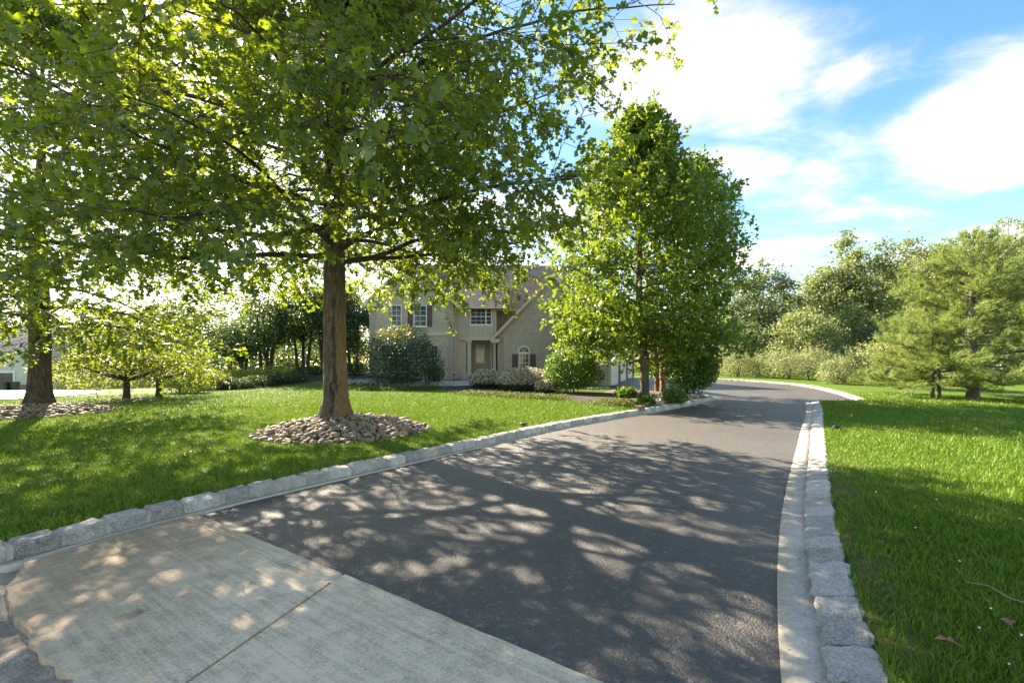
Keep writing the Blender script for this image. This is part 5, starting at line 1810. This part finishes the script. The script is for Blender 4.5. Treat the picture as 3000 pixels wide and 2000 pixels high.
for k, (px, Y, rx, h, lab) in enumerate(((1905, 42, 1.6, 1.4, 'clipped hedge at the back of the parking court'), (1830, 43, 1.5, 1.5, 'clipped hedge by the far garage end'))):
    X_ = at_depth(px, Y)
    shrub('hedge', lab, (X_, Y, gz(X_, Y) - 0.05), rx, 0.7, h, 'cherry_leaf', 300 + k, 2600, 0.11, KITE, 4, 'hedges behind the court', 0.05)

# dim undergrowth that closes the wood near the ground
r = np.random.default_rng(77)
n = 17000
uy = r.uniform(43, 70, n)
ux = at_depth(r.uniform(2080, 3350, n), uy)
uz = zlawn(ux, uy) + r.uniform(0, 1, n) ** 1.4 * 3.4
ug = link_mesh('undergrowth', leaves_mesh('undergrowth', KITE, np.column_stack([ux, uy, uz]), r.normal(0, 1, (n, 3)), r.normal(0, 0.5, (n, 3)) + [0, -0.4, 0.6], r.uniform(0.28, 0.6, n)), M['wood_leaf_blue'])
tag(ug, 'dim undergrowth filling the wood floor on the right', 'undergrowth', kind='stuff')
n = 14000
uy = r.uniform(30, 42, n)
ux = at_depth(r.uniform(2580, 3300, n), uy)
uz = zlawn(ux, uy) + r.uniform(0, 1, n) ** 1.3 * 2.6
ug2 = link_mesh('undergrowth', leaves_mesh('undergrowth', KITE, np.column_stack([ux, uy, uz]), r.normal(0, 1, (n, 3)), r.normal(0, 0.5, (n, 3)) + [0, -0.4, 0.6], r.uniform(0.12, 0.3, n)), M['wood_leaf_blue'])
tag(ug2, 'shady undergrowth behind the pine at the lawn edge', 'undergrowth', kind='stuff')


# ------------------------------------------------------------------ white pine
def pine(name, label, loc, H, Rb, z0, nwh, seed, trunk_r, tuft=0.24, dens=1.0):
    r = np.random.default_rng(seed)
    root = thing(name, label, 'tree', loc, 0, 'pines on the right lawn')
    tk = Tubes()
    tp = resample(np.array([(0, 0, -0.15), (0.0, 0, 1.2), (-0.05, 0, 3.0), (0, 0, H * 0.7), (0.05, 0, H)]), 0.3)
    tk.add(tp, np.interp(np.linspace(0, 1, len(tp)), [0, 0.05, 0.2, 0.7, 1], [trunk_r * 1.3, trunk_r, trunk_r * 0.85, trunk_r * 0.4, 0.015]), 14)
    trunk = link_mesh('trunk', tk.mesh('trunk'), M['pine_bark'], root)
    lim = Tubes()
    P, D = [], []
    for wv in range(nwh):
        t = wv / (nwh - 1)
        z = z0 + (H * 0.985 - z0) * t ** 0.95
        nb = 6 if t < 0.8 else 4
        a0 = r.uniform(0, 360)
        for b_ in range(nb):
            a_ = a0 + b_ * 360 / nb + r.uniform(-20, 20)
            L = Rb * (1 - t) ** 0.72 * r.uniform(0.75, 1.15) + 0.25
            e_ = -9 + 58 * t ** 1.2 + r.uniform(-6, 8)
            pp = path((0, 0, z), azdir(a_, e_), L, 8, (0, 0, 0.18), 0.07, r)
            lim.add(pp, np.linspace(0.035 * (1 - t) + 0.012, 0.006, len(pp)), 5)
            ns = max(3, int(L * 5.0))
            for i in range(ns):
                q = (0.22 + 0.78 * (i + r.uniform(0, 1)) / ns) * 8
                i0 = min(int(q), 7)
                p = pp[i0] + (pp[i0 + 1] - pp[i0]) * (q - i0)
                dd = unit(pp[i0 + 1] - pp[i0])
                sv = unit(np.cross(dd, [0, 0, 1.0])) * (1 if i % 2 else -1)
                L1 = (0.34 * L * (1 - 0.6 * q / 8) + 0.25) * r.uniform(0.7, 1.2)
                sp_ = path(p, dd * 0.8 + sv * 0.8 + np.array([0, 0, 0.12]), L1, 4, (0, 0, 0.25), 0.1, r)
                lim.add(sp_, np.linspace(0.009, 0.004, 5), 3)
                m = max(3, int(L1 * 15 * dens))
                for j in range(m):
                    q2 = (0.25 + 0.75 * j / m) * 4
                    j0 = min(int(q2), 3)
                    P.append(sp_[j0] + (sp_[j0 + 1] - sp_[j0]) * (q2 - j0) + r.normal(0, 0.05, 3))
                    D.append(unit(sp_[j0 + 1] - sp_[j0]) + r.normal(0, 0.5, 3) + np.array([0, 0, 0.18]))
    link_mesh('limbs', lim.mesh('limbs'), M['pine_bark'], trunk)
    P, D = np.array(P), np.array(D)
    n = len(P)
    link_mesh('crown', leaves_mesh('crown', NEEDLE, P, D, r.normal(0, 1, (n, 3)), tuft * r.uniform(0.7, 1.25, n)), M['pine_needle'], root)
    return n


L_ = lpos(2850, 1165)
n_pine = pine('pine_tree', 'broad light green pine with a thick trunk on the right lawn', L_, 6.6, 3.8, 0.85, 15, 91, 0.21, 0.25, 1.35)
for (px, py, H, Rb, sd, lab) in ((2732, 1166, 2.3, 1.3, 92, 'young pine with thin trunk, left of the close pair'), (2751, 1167, 2.4, 1.4, 93, 'young pine with thin trunk, right of the close pair')):
    L_ = lpos(px, py)
    pine('young_pine_tree', lab, L_, H, Rb, 0.62, 5, sd, 0.07, 0.2, 1.3)


# ------------------------------------------------------------------ stone beds under the oaks
def stone_bed(label, c, rad, h, n_big, seed, s_big, s_small, zb_, n_small, skip=None, thin=1.0):
    r = np.random.default_rng(seed)
    root = thing('stone_bed', label, 'stone bed', (c[0], c[1], zb_))
    # earth mound
    rings, seg = 9, 40
    v = [(0, 0, h)]
    for i in range(1, rings + 1):
        t = i / rings
        for j in range(seg):
            a_ = 2 * math.pi * j / seg
            k = rad * t * (1 + 0.03 * math.sin(3 * a_ + seed))
            v.append((k * math.cos(a_), k * math.sin(a_), h * (1 - t ** 1.7) - (0.05 if i == rings else 0.0) - 0.02))
    f = [(0, 1 + j, 1 + (j + 1) % seg) for j in range(seg)]
    for i in range(rings - 1):
        for j in range(seg):
            a_, b_ = 1 + i * seg + j, 1 + i * seg + (j + 1) % seg
            f += [(a_, a_ + seg, b_ + seg), (a_, b_ + seg, b_)]
    link_mesh('mound', np_mesh('mound', v, f, True), M['bed_soil'], root)
    var = [rock_mesh('river_stone', seed * 10 + i, 2 if i < 3 else 1, 0.62, 0.16) for i in range(9)]
    for m_ in var:
        m_.materials.append(M['river_stone'])

    def hz_(rr_):
        return h * (1 - np.clip(rr_ / rad, 0, 1) ** 1.7)
    placed = []
    tries = 0
    while len(placed) < n_big and tries < 60000:
        tries += 1
        t = math.sqrt(r.uniform(0.16, 1.0))
        a_ = r.uniform(0, 2 * math.pi)
        s = s_big * r.uniform(0.55, 1.15) * (0.62 + 0.45 * t)
        x, y = rad * t * math.cos(a_), rad * t * math.sin(a_)
        if y > rad * 0.72 and thin < 1:
            continue
        ok = True
        for (q, w_, e_) in placed:
            if (q - x) ** 2 + (w_ - y) ** 2 < (0.80 * (s + e_)) ** 2:
                ok = False
                break
        if ok:
            placed.append((x, y, s))
    for k, (x, y, s) in enumerate(placed):
        z = float(hz_(math.hypot(x, y))) + s * 0.22
        link_mesh('stone', var[k % 9], None, root, (x, y, z), (r.normal(0, 0.3), r.normal(0, 0.3), r.uniform(0, 6.28)), (s * r.uniform(0.9, 1.3), s * r.uniform(0.9, 1.15), s * r.uniform(0.8, 1.15)))
    # small pebbles fill between and round the trunk
    bm = bmesh.new()
    bmesh.ops.create_icosphere(bm, subdivisions=1, radius=1.0)
    tv = np.array([q.co[:] for q in bm.verts])
    tt = np.array([[q.index for q in fc.verts] for fc in bm.faces])
    bm.free()
    t = np.sqrt(r.uniform(0.0, 1.0, n_small)) * 0.97
    a_ = r.uniform(0, 2 * math.pi, n_small)
    s = s_small * r.uniform(0.6, 1.4, n_small)
    px_, py_ = rad * t * np.cos(a_), rad * t * np.sin(a_)
    pz = hz_(np.hypot(px_, py_)) + s * 0.1
    rot = r.uniform(0, 6.28, n_small)
    ca, sa = np.cos(rot), np.sin(rot)
    tvv = tv[None] * np.stack([r.uniform(0.8, 1.4, n_small), r.uniform(0.7, 1.1, n_small), r.uniform(0.45, 0.8, n_small)], 1)[:, None, :]
    vx = tvv[..., 0] * ca[:, None] - tvv[..., 1] * sa[:, None]
    vy = tvv[..., 0] * sa[:, None] + tvv[..., 1] * ca[:, None]
    V = np.stack([px_[:, None] + vx * s[:, None], py_[:, None] + vy * s[:, None], pz[:, None] + tvv[..., 2] * s[:, None]], -1)
    T = tt[None] + (np.arange(n_small) * len(tv))[:, None, None]
    o = link_mesh('pebbles', np_mesh('pebbles', V.reshape(-1, 3), T.reshape(-1, 3), True), M['pebble'], root)
    o['kind'] = 'stuff'
    return root


stone_bed('round mound of river stones at the foot of the large oak', MND, 1.78, 0.34, 300, 3, 0.092, 0.036, 0.09, 1500, thin=0.5)
stone_bed('mound of river stones at the foot of the left oak', (-13.75, 13.3), 1.75, 0.30, 230, 4, 0.098, 0.045, 0.08, 900, thin=0.5)
L_ = lpos(372, 1175)
stone_bed('thin ring of stones round the nearer cherry trunk', (L_[0], L_[1]), 0.85, 0.09, 70, 5, 0.085, 0.05, float(zlawn(L_[0], L_[1])) - 0.01, 200)


def scatter_stones(name, label, pts_fn, n, s0, s1, seed, matname, zf):
    r = np.random.default_rng(seed)
    P = pts_fn(r, n)
    n = len(P)
    bm = bmesh.new()
    bmesh.ops.create_icosphere(bm, subdivisions=1, radius=1.0)
    tv = np.array([q.co[:] for q in bm.verts])
    tt = np.array([[q.index for q in fc.verts] for fc in bm.faces])
    bm.free()
    s = r.uniform(s0, s1, n)
    rot = r.uniform(0, 6.28, n)
    ca, sa = np.cos(rot), np.sin(rot)
    tvv = tv[None] * np.stack([r.uniform(0.8, 1.5, n), r.uniform(0.7, 1.1, n), r.uniform(0.35, 0.7, n)], 1)[:, None, :]
    vx = tvv[..., 0] * ca[:, None] - tvv[..., 1] * sa[:, None]
    vy = tvv[..., 0] * sa[:, None] + tvv[..., 1] * ca[:, None]
    z = zf(P[:, 0], P[:, 1]) + s * 0.15
    V = np.stack([P[:, 0][:, None] + vx * s[:, None], P[:, 1][:, None] + vy * s[:, None], z[:, None] + tvv[..., 2] * s[:, None]], -1)
    T = tt[None] + (np.arange(n) * len(tv))[:, None, None]
    o = link_mesh(name, np_mesh(name, V.reshape(-1, 3), T.reshape(-1, 3), True), M[matname])
    return tag(o, label, 'gravel', kind='stuff')


def along(a_, b_, wdt):
    def f(r, n):
        t = r.uniform(0, 1, n)
        p = np.outer(1 - t, a_) + np.outer(t, b_)
        return p + r.normal(0, wdt, (n, 2))
    return f


def in_poly(poly, lo, hi):
    def f(r, n):
        p = np.column_stack([r.uniform(lo[0], hi[0], n), r.uniform(lo[1], hi[1], n)])
        return p[sdf(poly, p[:, 0], p[:, 1]) < -0.12]
    return f


front = [p for p in isl_poly]


def isl_front(r, n):
    ln = np.array([p for p in offset_line(LEFT_S, 0.75) if p[0] > 4.5])
    q = ln[r.integers(0, len(ln) - 1, n)]
    p = q + r.normal(0, 0.28, (n, 2))
    return p[sdf(isl_poly, p[:, 0], p[:, 1]) < -0.10]


scatter_stones('gravel', 'pale stones scattered along the kerb in the island bed', isl_front, 700, 0.03, 0.085, 21, 'gravel', isl_z)
scatter_stones('gravel', 'fine gravel over the island bed round the maple', in_poly(isl_poly, (4, 15), (9, 24)), 1500, 0.015, 0.035, 22, 'pebble', isl_z)
scatter_stones('gravel', 'strip of white stones at the garage wall', along(np.array([1.2, 24.4]), np.array([5.2, 24.6]), 0.16), 420, 0.04, 0.09, 23, 'gravel', lambda x, y: zlawn(x, y) + 0.05)
a0_, a1_ = lpos(1030, 1122)[:2], lpos(1300, 1131)[:2]
scatter_stones('gravel', 'grey stones under the rhododendron by the path', along(np.array([a0_[0], a0_[1] + 0.6]), np.array([a1_[0], a1_[1] + 0.3]), 0.5), 1100, 0.04, 0.09, 24, 'gravel', lambda x, y: zlawn(x, y) + 0.055)

# low mossy ground cover at the front of the house bed
r = np.random.default_rng(31)
for k, (pa, pb, wd, lab) in enumerate((((1370, 1154), (1640, 1170), 0.42, 'low mossy ground cover before the flowering mounds'), ((1070, 1140), (1180, 1141), 0.38, 'mossy ground cover before the rhododendron'), ((1225, 1142), (1262, 1138), 0.3, 'little mossy mound at the path end'), ((1790, 1182), (1850, 1190), 0.35, 'mossy ground cover by the island bed'))):
    A_, B_ = lpos(*pa), lpos(*pb)
    n = 5200 if k < 2 else 2200
    t = r.uniform(0, 1, n)
    p = np.outer(1 - t, A_[:2]) + np.outer(t, B_[:2]) + np.clip(r.normal(0, wd, (n, 2)), -0.9, 0.9)
    z = zlawn(p[:, 0], p[:, 1]) + 0.04 + r.uniform(0, 0.12, n)
    o = link_mesh('ground_cover', leaves_mesh('ground_cover', KITE, np.column_stack([p, z]), r.normal(0, 1, (n, 3)), r.normal(0, 0.4, (n, 3)) + [0, 0, 0.9], r.uniform(0.05, 0.10, n)), M['moss_leaf'])
    tag(o, lab, 'ground cover', kind='stuff')


# ------------------------------------------------------------------ grass
def grass_area(name, label, n, r0, r1, a0, a1, seed):
    r = np.random.default_rng(seed)
    rr = np.exp(r.uniform(math.log(r0), math.log(r1), n))
    th = r.uniform(R(a0), R(a1), n)
    x, y = rr * np.sin(th), rr * np.cos(th)
    d_ = sdf(PAVED, x, y)
    keep = (d_ > 0.235) & (d_ < 40)
    keep &= np.hypot(x - MND[0], y - MND[1]) > 1.74
    keep &= np.hypot(x + 13.75, y - 13.3) > 1.72
    keep &= sdf(isl_poly, x, y) > 0.05
    # thin and bare beside the right-hand kerb
    drk = np.min(np.hypot(x[:, None] - rs[None, :, 0], y[:, None] - rs[None, :, 1]), axis=1)
    bare = np.clip(1.0 - (drk - 0.40) / 0.45, 0, 1) * ss(9, 5, y) * (x > 0)
    cl_n = 0.5 + 0.5 * np.sin(x * 5.1 + 2 * np.sin(y * 3.3)) * np.sin(y * 4.7 + 1.5 * np.sin(x * 2.9))
    keep &= r.uniform(0, 1, n) > bare * (0.45 + 0.5 * cl_n)
    x, y, rr = x[keep], y[keep], rr[keep]
    n = len(x)
    z = zground(x, y)
    lush = 0.5 + 0.5 * np.sin(x * 0.9 + 1.3 * np.sin(y * 0.7 + 1)) * np.sin(y * 1.1 + np.sin(x * 0.6))
    tuft = (0.5 + 0.5 * np.sin(x * 9.0 + 2.0 * np.sin(y * 6.3)) * np.sin(y * 8.1 + 2.0 * np.sin(x * 5.2)))
    h = (0.033 + 0.017 * lush + 0.020 * tuft) * r.uniform(0.55, 1.35, n)
    wd = 0.0042 * np.clip(rr / 4.0, 0.8, 4.0) ** 0.85
    h = h * np.clip(rr / 9.0, 1.0, 1.5) ** 0.5
    a_ = r.uniform(0, 2 * math.pi, n)
    lean = r.uniform(0.15, 0.95, n) * h
    la = r.uniform(0, 2 * math.pi, n)
    ux, uy = np.cos(a_) * wd, np.sin(a_) * wd
    lx, ly = np.cos(la) * lean, np.sin(la) * lean
    near = rr < 6.5
    V, T = [], []
    i = np.where(near)[0]
    m = len(i)
    v = np.empty((m, 5, 3))
    v[:, 0] = np.column_stack([x[i] - ux[i], y[i] - uy[i], z[i] - 0.01])
    v[:, 1] = np.column_stack([x[i] + ux[i], y[i] + uy[i], z[i] - 0.01])
    v[:, 2] = np.column_stack([x[i] - ux[i] * 0.75 + lx[i] * 0.32, y[i] - uy[i] * 0.75 + ly[i] * 0.32, z[i] + h[i] * 0.6])
    v[:, 3] = np.column_stack([x[i] + ux[i] * 0.75 + lx[i] * 0.32, y[i] + uy[i] * 0.75 + ly[i] * 0.32, z[i] + h[i] * 0.6])
    v[:, 4] = np.column_stack([x[i] + lx[i], y[i] + ly[i], z[i] + h[i]])
    V.append(v.reshape(-1, 3))
    T.append((np.array([(0, 1, 3), (0, 3, 2), (2, 3, 4)])[None] + (np.arange(m) * 5)[:, None, None]).reshape(-1, 3))
    j = np.where(~near)[0]
    q = len(j)
    v = np.empty((q, 3, 3))
    v[:, 0] = np.column_stack([x[j] - ux[j], y[j] - uy[j], z[j] - 0.01])
    v[:, 1] = np.column_stack([x[j] + ux[j], y[j] + uy[j], z[j] - 0.01])
    v[:, 2] = np.column_stack([x[j] + lx[j], y[j] + ly[j], z[j] + h[j]])
    V.append(v.reshape(-1, 3))
    T.append(np.arange(q * 3).reshape(-1, 3) + m * 5)
    o = link_mesh(name, np_mesh(name, np.concatenate(V), np.concatenate(T)), M['grass'])
    return tag(o, label, 'grass', kind='stuff')


grass_area('grass', 'grass blades of the lawn left of the driveway', 250000, 4.0, 27.0, -66, 20, 401)
grass_area('grass', 'grass blades of the lawn right of the driveway', 200000, 1.9, 27.0, 20, 68, 402)

r = np.random.default_rng(78)
n = 9000
uy = r.uniform(35.5, 44, n)
ux = at_depth(r.uniform(560, 1060, n), uy)
uz = zlawn(ux, uy) + r.uniform(0, 1, n) ** 1.2 * 3.6
ug3 = link_mesh('undergrowth', leaves_mesh('undergrowth', KITE, np.column_stack([ux, uy, uz]), r.normal(0, 1, (n, 3)), r.normal(0, 0.5, (n, 3)) + [0, -0.4, 0.6], r.uniform(0.18, 0.42, n)), M['dark_leaf'])
tag(ug3, 'dark undergrowth behind the trees on the planted rise', 'undergrowth', kind='stuff')

# white clover heads in the right-hand lawn
r = np.random.default_rng(55)
V, T, nb_ = [], [], 0
bm = bmesh.new()
bmesh.ops.create_icosphere(bm, subdivisions=1, radius=1.0)
tv = np.array([q.co[:] for q in bm.verts])
tt = np.array([[q.index for q in fc.verts] for fc in bm.faces])
bm.free()
for i in range(90):
    rr_ = math.exp(r.uniform(math.log(3.2), math.log(14)))
    th = R(r.uniform(32, 60))
    x, y = rr_ * math.sin(th), rr_ * math.cos(th)
    if float(sdf(PAVED, np.array([x]), np.array([y]))[0]) < 0.6:
        continue
    s = r.uniform(0.005, 0.009)
    V.append(tv * s * np.array([1, 1, 0.9]) + np.array([x, y, gz(x, y) + r.uniform(0.05, 0.085)]))
    T.append(tt + nb_)
    nb_ += len(tv)
o = link_mesh('clover_flowers', np_mesh('clover_flowers', np.concatenate(V), np.concatenate(T), True), M['clover'])
tag(o, 'white clover heads dotted over the right-hand lawn', 'clover', kind='stuff')


# ------------------------------------------------------------------ small things
def leaf_thing(px, py, size, label, mat, zadd, rot, group=None, name='fallen_leaf', on_lawn=False):
    if on_lawn:
        L_ = lpos(px, py)
        x, y, z = L_[0], L_[1], L_[2] + 0.05
    else:
        x, y = unproject(px, py, 0.02)
        z = float(zbase(x, y)) + zadd
    tv_, tt_ = OAK
    v = tv_.copy()
    v[:, 2] = 0.10 * np.sin(v[:, 0] * 4) + 0.35 * np.abs(v[:, 1]) + 0.02
    v = (v - np.array([0.5, 0, 0])) * size
    top = np_mesh('fallen_leaf', np.concatenate([v, v - [0, 0, 0.0015]]), np.concatenate([tt_, tt_[:, ::-1] + len(v)]))
    o = link_mesh(name, top, M[mat], None, (x, y, z), (0, 0, rot))
    tb = Tubes()
    tb.add(np.array([(-0.72, 0.03, 0.02), (-0.6, 0.01, 0.02), (-0.48, 0, 0.03)]) * size, [0.0022, 0.002, 0.0018], 4)
    link_mesh('stalk', tb.mesh('stalk'), M['twig'], o)
    return tag(o, label, 'leaf', group)


leaf_thing(385, 1800, 0.125, 'pale curled oak leaf lying on the stained apron slab', 'dry_leaf', 0.030, 0.75)
leaf_thing(2945, 1845, 0.10, 'tan fallen leaf in the grass at the right edge', 'brown_leaf', 0.03, 1.2, 'fallen brown leaves', on_lawn=True)
leaf_thing(2770, 1905, 0.09, 'reddish fallen leaf in the grass near the right kerb', 'brown_leaf', 0.03, 2.4, 'fallen brown leaves', on_lawn=True)
leaf_thing(610, 1323, 0.11, 'orange fallen leaf on the left lawn before the stone bed', 'brown_leaf', 0.03, 0.2, 'fallen brown leaves', on_lawn=True)
leaf_thing(560, 1332, 0.10, 'rusty fallen leaf on the left lawn, left of the orange one', 'brown_leaf', 0.03, 1.9, 'fallen brown leaves', on_lawn=True)

A_, B_ = lpos(2828, 1725), lpos(3010, 1800)
tb = Tubes()
mid_ = (A_ + B_) / 2
tb.add(np.array([A_ + [0, 0, 0.05], A_ * 0.6 + B_ * 0.4 + [0.02, 0.02, 0.075], A_ * 0.3 + B_ * 0.7 + [0.0, -0.02, 0.06], B_ + [0, 0, 0.07]]), [0.002, 0.0035, 0.004, 0.0045], 6)
tw = link_mesh('fallen_twig', tb.mesh('fallen_twig'), M['twig'])
tag(tw, 'thin straw-coloured twig lying in the right-hand grass', 'twig')


def path_light(px, py, label, h=0.45, lawn_=True):
    L_ = lpos(px, py)
    t = thing('path_light', label, 'garden light', L_, 0, 'small garden lights')
    tb_ = Tubes()
    tb_.add(np.array([(0, 0, -0.05), (0, 0, h * 0.5), (0, 0, h)]), [0.012, 0.012, 0.012], 8)
    link_mesh('stem', tb_.mesh('stem'), M['black_metal'], t)
    bm = bmesh.new()
    bmesh.ops.create_cone(bm, cap_ends=True, segments=16, radius1=0.10, radius2=0.015, depth=0.08)
    bm_obj('shade', bm, M['black_metal'], t, False, (0, 0, h + 0.04))
    bm = bmesh.new()
    bmesh.ops.create_cone(bm, cap_ends=True, segments=12, radius1=0.035, radius2=0.035, depth=0.07)
    bm_obj('lens', bm, M['blind'], t, False, (0, 0, h - 0.037))
    return t


path_light(1330, 1130, 'black path light standing by the house corner', 0.62)
path_light(1247, 1132, 'black path light at the rhododendron edge', 0.35)
# low flood lamp on the lawn beside the right kerb
L_ = lpos(2462, 1262)
fl = thing('flood_light', 'small dark lamp on a bent bracket beside the right kerb', 'garden light', L_, 0.3, 'small garden lights')
tb = Tubes()
tb.add(np.array([(0, 0, -0.03), (0.0, 0, 0.06), (-0.03, 0, 0.09), (-0.10, 0, 0.10)]), [0.009, 0.009, 0.009, 0.008], 7)
link_mesh('bracket', tb.mesh('bracket'), M['black_metal'], fl)
bm = bmesh.new()
bmesh.ops.create_cone(bm, cap_ends=True, segments=14, radius1=0.045, radius2=0.028, depth=0.11)
bm_obj('lamp_head', bm, M['black_metal'], fl, False, (-0.14, 0, 0.105), (0, R(-80), 0))
# rusty junction box on the kerb stones
L_ = lpos(1899, 1206)
jb = thing('junction_box', 'rust-brown metal box among the stones by the kerb', 'box', (L_[0] - 0.12, L_[1] + 0.35, L_[2] + 0.03), 0.7)
box('body', M['rust_metal'], jb, -0.12, 0.12, -0.08, 0.08, -0.02, 0.10, 0.01)
box('lid', M['rust_metal'], jb, -0.14, 0.14, -0.10, 0.10, 0.102, 0.125, 0.005)
# dark sprinkler box in the lawn by the left kerb
L_ = lpos(1535, 1252)
sp = thing('sprinkler_box', 'dark little box sunk in the grass by the left kerb', 'box', (L_[0], L_[1] + 0.2, L_[2]), 0.4)
box('body', M['bin_dark'], sp, -0.07, 0.07, -0.05, 0.05, -0.05, 0.07, 0.006)
box('lid', M['bin_dark'], sp, -0.08, 0.08, -0.06, 0.06, 0.072, 0.085, 0.004)
# wooden stake leaning at the wood edge
L_ = lpos(2668, 1158)
tb = Tubes()
tb.add(np.array([L_ + [0, 0, -0.05], L_ + [0.35, 0.1, 0.5]]), [0.02, 0.018], 6)
st = link_mesh('wooden_stake', tb.mesh('wooden_stake'), M['stake'])
tag(st, 'pale wooden stake leaning at the edge of the wood', 'stake')
r = np.random.default_rng(99)
V, T, nb_ = [], [], 0
tv_, tt_ = KITE
for line_, off_, n_ in ((LEFT_S, -0.10, 60), (RIGHT_S, -0.03, 70), (RIGHT_S, -0.22, 40), (LEFT_S, -0.3, 30)):
    ol = offset_line(line_, off_)
    for i in range(n_):
        q = r.uniform(0, 1) ** 1.5 * (len(ol) - 1)
        q = (len(ol) - 1 - q) if line_ is RIGHT_S else q
        i0 = min(int(q), len(ol) - 2)
        p = ol[i0] + (ol[i0 + 1] - ol[i0]) * (q - i0) + r.normal(0, 0.035, 2)
        s_ = r.uniform(0.012, 0.035)
        a_ = r.uniform(0, 6.28)
        ca, sa = math.cos(a_), math.sin(a_)
        v = tv_ * s_
        V.append(np.column_stack([v[:, 0] * ca - v[:, 1] * sa + p[0], v[:, 0] * sa + v[:, 1] * ca + p[1], v[:, 2] + float(zbase(p[0], p[1])) + 0.036]))
        T.append(tt_ + nb_)
        nb_ += len(tv_)
o = link_mesh('leaf_litter', np_mesh('leaf_litter', np.concatenate(V), np.concatenate(T)), M['brown_leaf'])
tag(o, 'brown leaf litter gathered along the gutters', 'leaf litter', kind='stuff')
print('LEAVES oak', n_oak, 'left oak', n_lo, 'maple', n_mp, 'birch', n_bi, 'pine', n_pine)
print('TRIS', sum(len(m_.polygons) for m_ in bpy.data.meshes))
